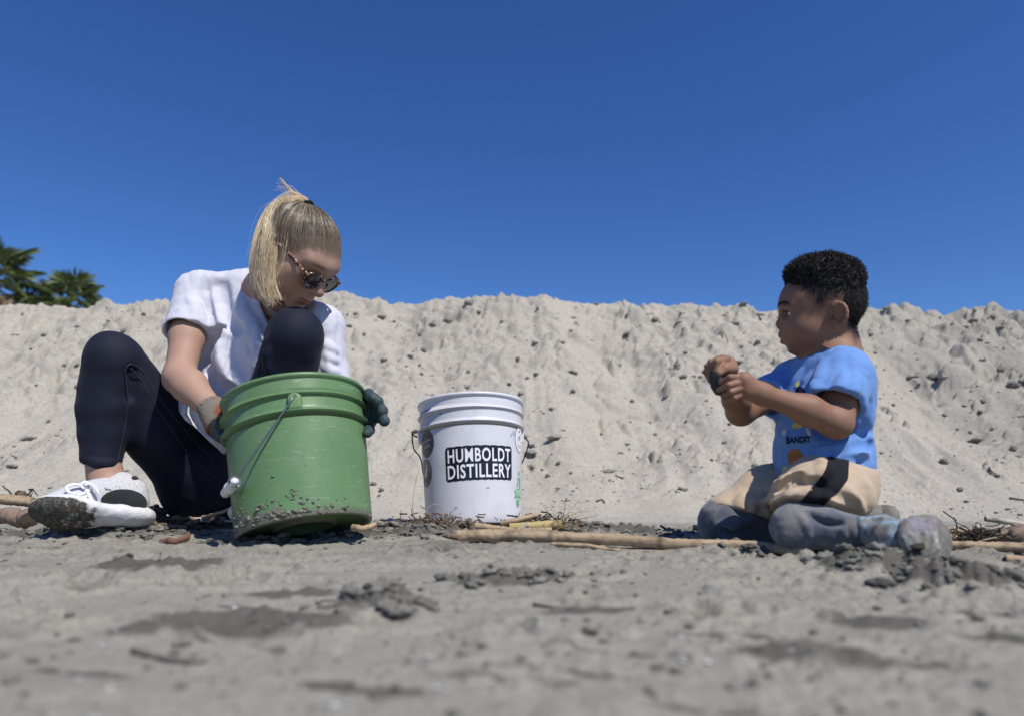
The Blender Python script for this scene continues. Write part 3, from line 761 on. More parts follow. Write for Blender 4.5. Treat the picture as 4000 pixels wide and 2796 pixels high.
def basis(up, ref):
    z = nrm(up); x = nrm(np.asarray(ref) - z * np.dot(ref, z)); return np.stack([x, np.cross(z, x), z], 1)
class Pail:
    def __init__(s, name, label, group, mat_, base, up, Rtop, Rbot, H, ridges, wall=.0024, front=(0, -1, 0), mudk=1.0):
        s.mudk = mudk
        s.base = np.asarray(base); s.R3 = basis(up, front); s.Rt, s.Rb, s.H = Rtop, Rbot, H
        s.t = empty(name, s.base); tag(s.t, label, 'bucket', group); s.m = mat_; s.ridges = ridges; s.wall = wall
    def w(s, P): return np.asarray(P, float) @ s.R3.T + s.base
    def rad(s, z): return s.Rb + (s.Rt - s.Rb) * np.asarray(z) / s.H
    def cyl(s, th, z, off=0.0):
        """angle measured from the front (towards -Y), positive to the viewer's right"""
        th = np.asarray(th, float); z = np.asarray(z, float); r = s.rad(z) + off
        return s.w(np.stack([r * np.cos(th), r * np.sin(th), z], -1))
    def body(s):
        H, Rt, Rb = s.H, s.Rt, s.Rb; pr = []
        pr += [(0.0, .012), (Rb * .36, .012), (Rb * .40, .004), (Rb * .46, .004), (Rb * .50, .012), (Rb - .022, .012), (Rb - .012, .008), (Rb - .008, 0), (Rb - .002, 0), (Rb, .003)]
        zs = [(.02, 0)]
        zs += [(z, 0) for z in np.linspace(.03, H - .11, 16)]
        for z, wd in s.ridges:
            zs += [(z - .012, 0), (z - .0012, 0.0008), (z - .0008, wd), (z + .0010, wd), (z + .0022, .0012), (z + .012, .0004)]
        pr += [(s.rad(z) + o, z) for z, o in zs]
        pr += [(s.rad(H - .014), H - .014), (s.rad(H - .010), H - .010), (Rt + .0042, H - .009), (Rt + .0056, H - .0045), (Rt + .0035, H - .0006), (Rt - .001, H), (Rt - s.wall - .0008, H - .002)]
        pr += [(s.rad(z) - s.wall, z) for z in np.linspace(H - .02, .02, 8)] + [(Rb - .006, .0155), (0.0, .0155)]
        V, F = lathe(pr, 128); z_ = V[:, 2]; th_ = np.arctan2(V[:, 1], V[:, 0]); n_ = fbm2(th_ * 3, z_ * 20, 4, 15)
        lv = np.exp(-((th_ + .6) / .7) ** 2) * .036 + .017; mud = sst(1.1, .2, z_ / (lv * (1 + .9 * n_))) * s.mudk
        return mesh_obj('body', s.w(V), F, s.m, s.t, True, np.stack([mud, mud, mud], 1))
    def lug(s, th, z, w_=.030, h_=.040, d_=.011):
        m = MB(); nx, nz = 13, 15; pts = []
        # rounded shield boss: grid over (u, v), depth profile with flat top
        def dep(u_, v_):
            e = max(abs(u_) ** 6, 0) if v_ < .25 else (math.hypot(u_, (v_ - .25) / .75)) ** 6
            e = max(e, (abs(v_) ** 6 if v_ < 0 else 0)); return max(0.0, 1 - e) ** .35
        for i in range(nz):
            for j in range(nx):
                v_ = -1 + 2 * i / (nz - 1); u_ = -1 + 2 * j / (nx - 1)
                hole = .72 if math.hypot(u_ * w_ / 2, (v_ - .45) * h_ / 2) < .0032 else 1
                d = dep(u_, v_) * d_ * hole; zz = z + v_ * h_ / 2; a = th + u_ * w_ / 2 / s.rad(zz)
                pts.append(s.cyl(a, zz, d - .0015))
        m.add(pts, grid_faces(nz, nx)); return m.build('lug', s.m, s.t)
    def text(s, txt, th, z, width, height, font_off, off, name, mat_, parent, slant=0.0, depth=0.0, spacing=1.0):
        cu = bpy.data.curves.new('lettering', 'FONT'); cu.body = txt; cu.offset = font_off; cu.resolution_u = 3; cu.space_character = spacing
        o = bpy.data.objects.new('lettering', cu); COL.objects.link(o)
        bpy.context.view_layer.update(); dg = bpy.context.evaluated_depsgraph_get(); me = bpy.data.meshes.new_from_object(o.evaluated_get(dg))
        V = np.array([v.co[:] for v in me.vertices]); F = [tuple(p.vertices) for p in me.polygons]
        bpy.data.objects.remove(o); bpy.data.meshes.remove(me)
        lo, hi = V.min(0), V.max(0)
        if width is None: k = height / (hi[1] - lo[1]); width = k * (hi[0] - lo[0])
        X = (V[:, 0] - (lo[0] + hi[0]) / 2) / (hi[0] - lo[0]) * width; Z = (V[:, 1] - (lo[1] + hi[1]) / 2) / (hi[1] - lo[1]) * height
        zz = z + Z + slant * X
        return mesh_obj(name, s.cyl(th + X / s.rad(z), zz, off), F, mat_, parent, False)
    def patch(s, pts, th, z, off, name, mat_, parent):
        """flat printed shape: outline pts (x,z metres) fanned from its centre"""
        P = np.asarray(pts, float); c = P.mean(0); rings = [P * k + c * (1 - k) for k in (1, .75, .5, .25)]; n_ = len(P)
        Q = np.concatenate(rings + [c[None]]); V = s.cyl(th + Q[:, 0] / s.rad(z), z + Q[:, 1], off); F = []
        for r_ in range(3):
            for i in range(n_): j = (i + 1) % n_; F.append((r_ * n_ + i, r_ * n_ + j, (r_ + 1) * n_ + j, (r_ + 1) * n_ + i))
        for i in range(n_): F.append((3 * n_ + i, 3 * n_ + (i + 1) % n_, 4 * n_))
        return mesh_obj(name, V, F, mat_, parent, False)
def oval(rx, rz, n_=40): a = np.arange(n_) * 2 * np.pi / n_; return np.stack([rx * np.cos(a), rz * np.sin(a)], 1)

# --- green bucket, tipped back and a little to the left
gb = ground_at(1112, 2098); gbase = at(1193, 2072, 1.475)
GH = .297
gtop = at(1146, 1505, 1.546)
pail = Pail('green_bucket', 'green plastic bucket tipped back between the seated woman\'s legs, mud round its foot', None, M_green, gbase, gtop - gbase, .1515, .1385, GH, [(GH - .046, .0085), (GH - .083, .0095)])
gbd = pail.body()
pail.lug(.30, GH - .064)
pail.lug(.30 + math.pi, GH - .064)
# dangling wire handle
hook = pail.cyl(.30, GH - .056, .011); hook2 = pail.cyl(.30 + math.pi, GH - .056, .011)
fall = at(905, 1898, 1.33)
wire = spline([hook, hook * .5 + fall * .5 + np.array([0, -.004, -.002]), fall + nrm(hook - fall) * .012, fall], 26)
m = MB(); m.tube(wire, .0021, 8); 
side = nrm(np.cross(pail.R3[:, 2], pail.R3[:, 0]))
gr_a = at(917, 1880, 1.325); gr_b = at(880, 1925, 1.385)
m2 = MB()
m2.tube(spline([gr_b, at(905, 1915, 1.47), at(975, 1860, 1.60), at(1040, 1740, 1.70), hook2 + np.array([-.015, .006, -.03]), hook2], 30), .0021, 8)
bail = m.build('bail', M_wire, pail.t)
b2 = m2.build('bail', M_wire, pail.t)
m = MB(); g = gr_b - gr_a
pr = [(0, .0115), (.12, .0115), (.14, .0100), (.45, .0100), (.47, .0112), (.62, .0112), (.64, .0098), (.97, .0098), (1, .0085)]
m.tube([gr_a + g * t for t, r in pr], [r for t, r in pr], 20, cap=False)
m.tube([gr_a + g * t for t in (1.0, .5, .02, 0)], [.006, .0065, .0065, .0115 * .72], 20, cap=True)
m.build('grip', M_grip, bail)
# mud
def mud_on(p, spots, seed):
    r = np.random.default_rng(seed); m = MB()
    for th, z, w_, n_ in spots:
        for k in range(int(n_ * .6)):
            a = th + r.normal() * w_ / p.Rb; zz = max(.002, z + r.normal() * w_ * .45); sz = .0008 + .0034 * r.random() ** 3.2
            q = clod_mesh(int(r.integers(60)), .8, _IV2) * sz * np.array([1.2, 1, 1.1]); c = p.cyl(a, zz, sz * .1)
            m.add(q + c, _IF2)
    return m.build('mud', M_mud, p.t)
tag(mud_on(pail, [(-.75, .028, .020, 46), (-.55, .018, .020, 50), (-.95, .015, .02, 36), (-.35, .012, .012, 30), (-.30, .034, .010, 26), (-.15, .040, .007, 14), (-.12, .012, .012, 26), (.05, .010, .014, 50), (.12, .040, .009, 22), (.16, .055, .006, 10), (.3, .034, .006, 8), (.36, .012, .012, 24), (.62, .014, .012, 30), (.85, .012, .02, 40), (.5, .008, .03, 30), (-.05, .006, .10, 60)], 3), kind='stuff')
m = MB()
fl = []
a = np.linspace(-1.25, 1.25, 60)
for a0 in a: fl.append((pail.cyl(a0, .003, .0012)))
# --- white bucket
wbase = ground_at(1842, 2052) + np.array([0, .05, .004]); wbase = at(1852, 2058, 1.965)
wtop = at(1838, 1556, 2.018)
wp = Pail('white_bucket', 'white plastic bucket with stickers standing in the debris before the sand heap', None, M_white, wbase, wtop - wbase, .1515, .1330, .352, [(.352 - .042, .0060), (.352 - .080, .0070)], mudk=.25)
wp.body()
wp.lug(-1.34, .256, .036, .042, .010); wp.lug(-1.34 + math.pi, .256, .036, .042, .010)
ha = wp.cyl(-1.34, .256, .012); hb = wp.cyl(-1.34 + math.pi, .256, .012)
lft = np.array([-1.0, 0, 0])
m = MB(); m.tube(spline([ha, ha + lft * .008 + (0, -.006, .004), at(1610, 1690, 1.965), at(1616, 1750, 1.975), at(1643, 1790, 2.035), wp.cyl(-2.1, .14, .02), wp.cyl(-2.8, .09, .022), wp.cyl(math.pi + .1, .08, .024), wp.cyl(2.6, .1, .022), wp.cyl(2.1, .18, .02), hb + (.012, 0, -.02), hb], 70), .0021, 8)
m.build('bail', M_blackwire, wp.t)
# main sticker: black backing following the letters, white capitals
st = MB()
zc, tc = .158, .225
def rrect(x0, x1, z0, z1, r=.006, n_=5):
    P = []
    for cx, cz, a0 in ((x1 - r, z1 - r, 0), (x0 + r, z1 - r, 90), (x0 + r, z0 + r, 180), (x1 - r, z0 + r, 270)):
        for i in range(n_): a_ = math.radians(a0 + 90 * i / (n_ - 1)); P.append((cx + r * math.cos(a_), cz + r * math.sin(a_)))
    return P
def colpatch(p, xs, zlo, zhi, th, z, off, name, mat_, parent, nz=4):
    V = []; 
    for t in np.linspace(0, 1, nz): V.append(p.cyl(th + xs / p.rad(z), z + zlo * (1 - t) + zhi * t + .015 * xs, off))
    return mesh_obj(name, np.concatenate(V), grid_faces(nz, len(xs)), mat_, parent, False)
xs = np.linspace(-.0985, .0985, 90); ed = np.clip((np.abs(xs) - .0915) / .007, 0, 1); rnd = .007 * (1 - np.sqrt(1 - ed ** 2))
scal = .0012 * np.abs(np.cos(xs / .0246 * math.pi)) ** 4
back = colpatch(wp, xs, -.0465 + rnd + .0012 * np.abs(np.cos(xs / .0197 * math.pi)) ** 4, .0465 - rnd - scal, tc, zc, .0007, 'sticker', M_ink, wp.t)
tag(back, 'black and white two line lettered sticker')
wp.text('HUMBOLDT', tc, zc + .0210, .184, .0370, .021, .0014, 'lettering', M_paperwhite, back, .015, 0, 1.12)
wp.text('DISTILLERY', tc, zc - .0216, .184, .0370, .021, .0014, 'lettering', M_paperwhite, back, .015, 0, 1.12)
# round stickers at the edges
M_dark = mat('charcoal_print', (.018, .02, .028), .4); M_brown = mat('brown_print', (.20, .12, .085), .45); M_tan = mat('tan_print', (.30, .20, .15), .45)
M_greenink = mat('green_print', (.20, .47, .22), .45); M_cream = mat('cream_print', (.80, .81, .78), .45); M_navy = mat('navy_print', (.03, .05, .13), .45); M_greyink = mat('grey_print', (.42, .44, .47), .45)
s1 = wp.patch(oval(.0365, .0385), -.99, .226, .0007, 'sticker', M_dark, wp.t); tag(s1, 'round charcoal sticker')
wp.text('Every piece', -.99, .234, .046, .011, .0, .0012, 'lettering', M_paperwhite, s1, .06)
wp.text('matters', -.98, .219, .033, .0085, .0, .0012, 'lettering', M_paperwhite, s1, .06)
for k in range(9):
    a_ = math.radians(100 - k * 21); wp.patch(oval(.0014, .0018, 8) + np.array([.031 * math.cos(a_), .033 * math.sin(a_)]), -.99, .226, .0012, 'mark', M_greyink, s1)
s2 = wp.patch(oval(.0345, .039), -1.10, .147, .0007, 'sticker', M_navy, wp.t); tag(s2, 'round brown sticker with a white sea bird')
wp.patch(oval(.0325, .037), -1.10, .147, .0011, 'print', M_tan, s2)
wp.patch([(-.02, -.030), (.012, -.034), (.028, -.014), (.022, .004), (.002, -.004), (-.02, -.012)], -1.10, .147, .0015, 'print', M_dark, s2)
wp.patch([(.0, -.016), (.010, -.006), (.012, .006), (.010, .016), (.014, .019), (.010, .024), (.004, .022), (.0, .010), (-.006, -.006)], -1.08, .147, .0019, 'print', M_cream, s2)
s3 = wp.patch(oval(.030, .037), 1.245, .232, .0007, 'sticker', M_navy, wp.t); tag(s3, 'round cream sticker with navy line drawing')
wp.patch(oval(.0285, .0355), 1.245, .232, .0011, 'print', M_cream, s3)
for q in ([(-.016, -.006), (-.006, .012), (-.004, .012), (-.013, -.006)], [(-.006, .012), (.004, .004), (.004, .001), (-.005, .009)], [(-.004, -.002), (.004, .012), (.006, .012), (-.001, -.002)], [(-.016, -.016), (.010, -.016), (.010, -.0175), (-.016, -.0175)], [(-.012, -.021), (.010, -.021), (.010, -.0225), (-.012, -.0225)]):
    wp.patch(q, 1.245, .232, .0015, 'print', M_navy, s3)
a_ = np.arange(10) * .628; wp.patch(np.stack([.004 * np.cos(a_) - .004, .004 * np.sin(a_) + .023], 1), 1.245, .232, .0015, 'print', M_navy, s3)
# pale green waste-bin sticker: figure, basket and ribbon
s4 = wp.patch([(-.022, -.018), (.022, -.018), (.022, .004), (-.022, .004), (-.017, -.007)], 1.17, .085, .0012, 'sticker', M_greenink, wp.t); tag(s4, 'pale green litter bin sticker with a ribbon')
wp.text('_trashyg', 1.19, .079, .040, .0115, .0, .0018, 'lettering', M_paperwhite, s4)
wp.patch([(-.011, .006), (.008, .006), (.008, .009), (-.011, .009)], 1.17, .085, .0012, 'print', M_greenink, s4)
for k in range(3):
    x = -.010 + k * .0065; wp.patch([(x, -.036), (x + .0042, -.036), (x + .005, -.020), (x - .001, -.020)], 1.17, .085, .0012, 'print', M_greenink, s4)
wp.patch([(-.010, -.040), (.007, -.040), (.007, -.037), (-.010, -.037)], 1.17, .085, .0012, 'print', M_greenink, s4)
wp.patch(oval(.0052, .0060, 16) + np.array([.006, .052]), 1.17, .085, .0012, 'print', M_greenink, s4)
wp.patch([(.002, .030), (.012, .044), (.018, .042), (.016, .010), (.010, .010), (.010, .030)], 1.17, .085, .0012, 'print', M_greenink, s4)
wp.patch([(-.010, .036), (.002, .038), (.012, .044), (.010, .040), (.002, .034)], 1.17, .085, .0013, 'print', M_greenink, s4)
wp.patch([(-.009, .016), (-.002, .013), (.001, .022), (-.004, .030)], 1.17, .085, .0012, 'print', M_greenink, s4)
M_smudge = mat('grey_smudge', (.40, .40, .46), .6)
for th_, z_, rx_, rz_ in ((1.0, .245, .006, .008), (.92, .238, .004, .005), (-.30, .042, .006, .003), (-.42, .025, .003, .008), (.35, .09, .005, .003), (.55, .28, .003, .003), (-.55, .30, .006, .002)):
    wp.patch(oval(rx_, rz_, 12), th_, z_, .0005, 'smudge', M_smudge, wp.t)
tag(mud_on(wp, [(-.35, .035, .0025, 5), (-.2, .025, .004, 4)], 8), kind='stuff')
# ------------------------------------------------------------------ people: shared
def rot_e(yaw, pit, rol):
    cz, sz = math.cos(yaw), math.sin(yaw); cx, sx = math.cos(pit), math.sin(pit); cy, sy = math.cos(rol), math.sin(rol)
    return np.array([[cz, -sz, 0], [sz, cz, 0], [0, 0, 1]]) @ np.array([[1, 0, 0], [0, cx, -sx], [0, sx, cx]]) @ np.array([[cy, 0, sy], [0, 1, 0], [-sy, 0, cy]])
class Head:
    """face axes: x to the person's right, y forward, z up; origin between the ears"""
    def __init__(s, loc, e): s.o = np.asarray(loc, float); s.R = rot_e(*e)
    def w(s, *p): return np.asarray(p[0] if len(p) == 1 else p, float) @ s.R.T + s.o
    def l(s, P): return (np.asarray(P, float) - s.o) @ s.R
    def ell(s, sd, c, r, k=.015, op='u', tilt=None):
        M = s.R if tilt is None else s.R @ rot_e(*tilt); sd.ell(s.w(c), r, M, k, op)
    def cone(s, sd, a, b, ra, rb, k=.01, op='u', flat=None):
        sd.cone(s.w(a), s.w(b), ra, rb, k, op, None if flat is None else (s.R @ np.asarray(flat[0], float), flat[1]))
def skin_material(name, ramp_lo, ramp_hi, rough=.60):
    m = mat(name, ramp_lo, rough, .28); n = N(m)
    v = n.noise(26, 4, .6); c = n.mix(v, ramp_lo, ramp_hi)
    c = n.mix(n.math('MULTIPLY', n.ramp(n.noise(190, 2, .5), [(.66, (0, 0, 0)), (.74, (1, 1, 1))]), .25), c, tuple(x * .72 for x in ramp_lo))
    n.base(n.mix(1.0, c, n.attr(), 'MULTIPLY'))
    n.b.inputs['Subsurface Weight'].default_value = .10; n.b.inputs['Subsurface Radius'].default_value = (1.0, .35, .2); n.b.inputs['Subsurface Scale'].default_value = .006
    n.normal(n.bump(n.noise(420, 3, .6), .16, .0012)); return m
def cloth_material(name, lo, hi, weave=900, bump_=.25, rough=.85, sheen=.2, tinted=False):
    m = mat(name, lo, rough, .2); n = N(m)
    c = n.mix(n.noise(7, 4, .6), lo, hi)
    if tinted: c = n.mix(1.0, c, n.attr(), 'MULTIPLY')
    n.base(c); n.b.inputs['Sheen Weight'].default_value = sheen; n.b.inputs['Sheen Roughness'].default_value = .5
    w = n.new('ShaderNodeTexWave'); w.inputs['Scale'].default_value = weave; w.inputs['Distortion'].default_value = 1.5; n.ln(n.coord(), w.inputs['Vector'])
    n.normal(n.bump(n.noise(45, 4, .6), bump_ * .6, .003, n.bump(w.outputs['Fac'], bump_ * .35, .0008))); return m
def sdf_part(sd, h, name, m, parent, colf=None, it=1, bounds=None):
    V, F = sd.polygonize(h, bounds=bounds); V = smooth_mesh(V, F, it, .5) if it else V
    return mesh_obj(name, V, F, m, parent, True, None if colf is None else colf(V))
def ridge(sd, base, pix, r=.008, sink=.004, k=.016, taper=True, y0=.8, y1=2.6):
    P = hits(base, pix, y0, y1); g = sgrad(base, P); P = P - g * sink; P = spline(P, max(6, len(P) * 3))
    t = np.linspace(0, 1, len(P)); rr = r * (.35 + .65 * np.sin(np.pi * np.clip(t, .02, .98)) ** .6) if taper else np.full(len(P), r)
    sd.chain(list(P), list(rr), k)
def valley(sd, base, pix, r=.010, depth=.006, k=.014, y0=.8, y1=2.6):
    P = hits(base, pix, y0, y1); g = sgrad(base, P); P = spline(P + g * (r - depth), max(6, len(P) * 3))
    sd.chain(list(P), [r] * len(P), k, 's')
def seam(base, pix, r, name, m, parent, lift=.0004, y0=.8, y1=2.6):
    P = hits(base, spline(np.array([(a, b, 0) for a, b in pix], float), len(pix) * 8)[:, :2], y0, y1); P = P + sgrad(base, P) * lift
    mb = MB(); mb.tube(P, r, 6); return mb.build(name, m, parent)
def strands(curves, radius, col, sides=3):
    """curves (n,k,3); radius (k,), col (n,3) -> V,F,C"""
    C = np.asarray(curves, float); n_, k, _ = C.shape
    T = np.gradient(C, axis=1); T /= np.linalg.norm(T, axis=2, keepdims=True) + 1e-12
    ref = np.array([.3, -.9, .2]); Nn = ref - T * (T @ ref)[..., None]; Nn /= np.linalg.norm(Nn, axis=2, keepdims=True) + 1e-9; B = np.cross(T, Nn)
    a = np.arange(sides) * 2 * np.pi / sides; rad = np.broadcast_to(radius, (n_, k))
    V = C[:, :, None, :] + rad[:, :, None, None] * (np.cos(a)[None, None, :, None] * Nn[:, :, None, :] + np.sin(a)[None, None, :, None] * B[:, :, None, :])
    i = np.arange(k - 1)[:, None]; j = np.arange(sides)[None]; jj = (j + 1) % sides
    f = np.stack([i * sides + j, i * sides + jj, (i + 1) * sides + jj, (i + 1) * sides + j], -1).reshape(-1, 4)
    F = (f[None] + (np.arange(n_) * k * sides)[:, None, None]).reshape(-1, 4)
    return V.reshape(-1, 3), F, np.repeat(col, k * sides, axis=0)
def hair_material(name, rough=.38):
    m = mat(name, (.3, .2, .1), rough, .6); n = N(m); n.base(n.attr()); return m

# ------------------------------------------------------------------ the seated woman
WH = Head((-.513, 1.575, .668), (4.43, -.78, .125))
seat = at(880, 2000, 1.86)
woman = empty('person', (seat[0], seat[1], 0)); tag(woman, 'seated woman with a blonde ponytail, white shirt and navy leggings bent over the green bucket', 'person')
M_skinA = skin_material('fair_skin', (.375, .228, .165), (.435, .270, .200))
hipR, hipL = A((800, 1895, 1.86), (990, 1890, 1.83))
kneeR, ankR = A((440, 1405, 1.62), (395, 1885, 1.63))
kneeL, ankL = A((1152, 1318, 1.575), (975, 1955, 1.64))
shR, shL = A((775, 1142, 1.72), (1258, 1275, 1.69))
elbR, wrR = A((700, 1470, 1.60), (836, 1606, 1.545))
elbL, wrL = A((1300, 1560, 1.68), (1395, 1625, 1.60))
neckB = at(1030, 1150, 1.72)
ax = nrm(neckB - at(890, 1850, 1.87)); acr = nrm((shL - shR) - ax * np.dot(shL - shR, ax)); fwd = np.cross(ax, acr); fwd = fwd if fwd[1] < 0 else -fwd
TR = np.stack([acr, fwd, ax], 1)

# body: head, neck, chest and arms in one skin
b = SDF(); H = WH
H.ell(b, (0, -.012, .031), (.074, .094, .073)); H.ell(b, (0, .036, -.018), (.060, .060, .082), .03); H.ell(b, (0, .030, .033), (.058, .051, .042), .03); H.ell(b, (0, .040, -.062), (.049, .046, .042), .025)
H.cone(b, (-.008, .084, -.099), (.008, .084, -.099), .014, .014, .025); H.ell(b, (0, .070, -.062), (.030, .032, .030), .02)
for sx in (-1, 1):
    H.ell(b, (sx * .045, .050, -.024), (.024, .026, .026), .025)
    H.ell(b, (sx * .046, .035, -.062), (.02, .03, .03), .025)
    H.ell(b, (sx * .011, .103, -.037), (.0075, .009, .007), .008)
    H.ell(b, (sx * .034, .099, .0), (.014, .008, .008), .014, 's')
    H.cone(b, (sx * .012, .088, .022), (sx * .045, .074, .022), .009, .008, .030)
    H.ell(b, (sx * .075, -.008, -.005), (.007, .016, .028), .006, tilt=(sx * .35, 0, 0)); H.ell(b, (sx * .083, -.004, -.003), (.006, .009, .018), .005, 's')
H.cone(b, (0, .093, .012), (0, .114, -.032), .0075, .0095, .012); H.ell(b, (0, .112, -.033), (.0105, .0095, .0088), .008)
for sx in (-1, 1): H.ell(b, (sx * .0055, .109, -.0435), (.0038, .005, .003), .003, 's')
H.chain = None
lipU = [(-.022, .090, -.0665), (-.010, .0985, -.0635), (0, .1005, -.0640), (.010, .0985, -.0635), (.022, .090, -.0665)]
lipL_ = [(-.018, .090, -.070), (-.008, .0965, -.0735), (0, .098, -.0745), (.008, .0965, -.0735), (.018, .090, -.070)]
for q, r0 in ((lipU, .0042), (lipL_, .0050)):
    for i in range(4): H.cone(b, q[i], q[i + 1], r0 * (.55 if i == 0 else 1), r0 * (.55 if i == 3 else 1), .006)
for i in range(4):
    g0 = [(-.021, .0965, -.0682), (-.010, .1045, -.0687), (0, .106, -.0692), (.010, .1045, -.0687), (.021, .0965, -.0682)]
    H.cone(b, g0[i], g0[i + 1], .0022, .0022, .002, 's')
H.ell(b, (0, .098, -.086), (.016, .008, .005), .012, 's')
b.cone(H.w(0, -.025, -.045), neckB + np.array([-.005, .01, 0]), .050, .054, .03); b.cone(H.w(0, .02, -.075), neckB + np.array([0.0, -.04, -.01]), .032, .04, .03)
b.cone(neckB, shR * .80 + neckB * .20 + np.array([0, .008, -.026]), .036, .024, .03); b.cone(neckB, shL * .80 + neckB * .20 + np.array([0, .005, -.020]), .042, .028, .04)
b.ell(at(1025, 1330, 1.735), (.120, .074, .122), TR, .05)
# collar bones and throat
b.cone(at(1078, 1235, 1.64), at(1015, 1195, 1.665), .008, .006, .02); b.cone(at(1100, 1240, 1.637), at(1165, 1228, 1.645), .008, .006, .02)
mA = shR * .45 + elbR * .55
b.chain([shR, mA + np.array([-.002, 0, 0]), elbR, elbR * .70 + wrR * .30 + np.array([0, 0, .002]), wrR], [.042, .0395, .0335, .0365, .0245], .02)
b.ell(elbR + np.array([-.010, .012, -.012]), (.022, .022, .022), None, .02)
b.chain([shL, elbL, wrL], [.044, .037, .026], .02)
def wtint(V):
    L = WH.l(V); C = np.ones((len(V), 3))
    lip = sst(.006, .0025, np.abs(L[:, 2] + .0690 - .06 * np.abs(L[:, 0]) * 0) - .0035) * sst(.024, .017, np.abs(L[:, 0])) * (L[:, 1] > .086) * sst(.0065, .004, np.abs(L[:, 2] + .0690))
    C = C * (1 - lip[:, None]) + np.array([.86, .56, .55]) * lip[:, None]
    chk = np.exp(-((np.abs(L[:, 0]) - .045) / .022) ** 2 - ((L[:, 2] + .035) / .022) ** 2) * (L[:, 1] > .03); nose = np.exp(-(L[:, 0] / .014) ** 2 - ((L[:, 2] + .033) / .012) ** 2) * (L[:, 1] > .09)
    q = np.clip(.5 * chk + .6 * nose, 0, 1)[:, None]; C = C * (1 - q) + np.array([1.02, .86, .84]) * q
    e_ = (L[:, 2] - .046) * .75 - (L[:, 1] - .087) * .66; up_ = sst(-.004, .034, e_ + .010 * vn3(L, 160, 3)) * (np.linalg.norm(L - np.array([0, 0, .02]), axis=1) < .14) * (L[:, 2] > -.03); C = C * (1 - up_[:, None]) + np.array([.30, .36, .36]) * up_[:, None]
    brow = np.exp(-((np.abs(L[:, 0]) - .033) / .016) ** 4 - ((L[:, 2] - .0235 + .10 * (np.abs(L[:, 0]) - .03)) / .0045) ** 2) * (L[:, 1] > .06); C *= (1 - .55 * brow[:, None] * np.array([.8, .9, 1]))
    return C
wbody = sdf_part(b, .0024, 'body', M_skinA, woman, wtint)

# shirt
M_shirt = cloth_material('white_jersey', (.56, .56, .63), (.59, .59, .655), 700, .22, .8, .1)
s = SDF()
s.ell(at(1025, 1335, 1.735), (.150, .098, .165), TR, .04)
s.ell(at(975, 1410, 1.665), (.058, .050, .066), TR, .10); s.ell(at(1125, 1440, 1.655), (.058, .050, .066), TR, .10)
s.ell(at(925, 1590, 1.775), (.140, .105, .165), TR, .09); s.ell(at(815, 1605, 1.81), (.086, .085, .085), None, .05); s.ell(at(850, 1680, 1.765), (.085, .075, .075), None, .05)
s.cone(neckB + np.array([-.040, -.002, .008]), shR + np.array([0, .0, -.002]), .058, .050, .03); s.cone(neckB + np.array([.05, -.02, -.05]), shL, .055, .050, .04)
slR = at(728, 1283, 1.655); s.cone(shR, slR, .051, .050, .025); s.cone(slR, slR + nrm(slR - shR) * .03, .050, .052, .01)
slL = at(1287, 1520, 1.675); s.cone(shL, slL, .052, .050, .025)
sb = s.copy()
ridge(s, sb, [(842, 1085), (862, 1150), (868, 1200), (880, 1262), (905, 1290), (960, 1300)], .011, .005, .022)
valley(s, sb, [(858, 1110), (884, 1190), (905, 1262), (950, 1285)], .014, .006, .018)
ridge(s, sb, [(826, 1235), (838, 1330), (836, 1420)], .009, .004, .02)
ridge(s, sb, [(872, 1320), (878, 1400), (905, 1470), (960, 1510)], .012, .006, .026)
valley(s, sb, [(905, 1330), (918, 1400), (950, 1450), (1000, 1470)], .016, .006, .022)
ridge(s, sb, [(808, 1390), (820, 1470), (860, 1530), (930, 1560)], .011, .005, .022)
valley(s, sb, [(838, 1440), (870, 1495), (930, 1530)], .015, .007, .018)
ridge(s, sb, [(770, 1510), (800, 1570), (860, 1610)], .009, .004, .018); ridge(s, sb, [(735, 1560), (760, 1640), (815, 1700)], .011, .005, .02); ridge(s, sb, [(700, 1560), (735, 1630), (790, 1690)], .008, .004, .014)
valley(s, sb, [(752, 1590), (785, 1655), (830, 1690)], .012, .006, .014)
ridge(s, sb, [(985, 1265), (1005, 1330), (1030, 1390)], .008, .004, .02); ridge(s, sb, [(940, 1160), (955, 1225), (985, 1280), (1000, 1330)], .007, .003, .018); ridge(s, sb, [(1010, 1290), (1020, 1350), (1005, 1420), (990, 1480)], .009, .004, .02)
ridge(s, sb, [(770, 1180), (790, 1240), (792, 1290)], .006, .003, .013); ridge(s, sb, [(800, 1150), (818, 1215), (815, 1290)], .006, .003, .013); ridge(s, sb, [(740, 1170), (760, 1220), (765, 1275)], .005, .0025, .012)
for yy, q_ in ((1345, 22), (1395, 10), (1430, 20)): ridge(s, sb, [(1268, yy - 6), (1292, yy + q_), (1312, yy + q_ + 4)], .004, .0032, .016)
# openings: right cuff, left cuff, hem and neckline
dR = nrm(slR - shR); s.cone(slR - dR * .02, slR + dR * .08, .0440, .049, .004, 's'); s.slab(slR + dR * .014 + np.array([0, 0, 0]), dR, .003, lim=.11)
dL = nrm(slL - shL); s.slab(slL, dL, .003, lim=.08)
hn = np.array([-.62, -.25, -.75]); s.slab(at(757, 1662, 1.745), hn, .004)
s.ell(at(870, 1760, 1.80), (.06, .06, .035), TR, .01, 's')
nk = H.w(0, .012, -.075)
s.cone(at(1110, 1190, 1.66), at(1160, 1085, 1.54), .058, .090, .004, 's'); s.cone(at(1110, 1225, 1.645), at(1130, 1180, 1.50), .042, .06, .012, 's')
s.dispamp = .006; s.disp = lambda P: .0060 * (.22 - np.abs(vn3(P * np.array([1, 1, .50]) + .02 * vn3(P, 14, 8)[..., None], 17, 3))) + .0030 * (.2 - np.abs(vn3(P * np.array([1, 1, .55]), 41, 5))) + .0008 * vn3(P, 110, 6)
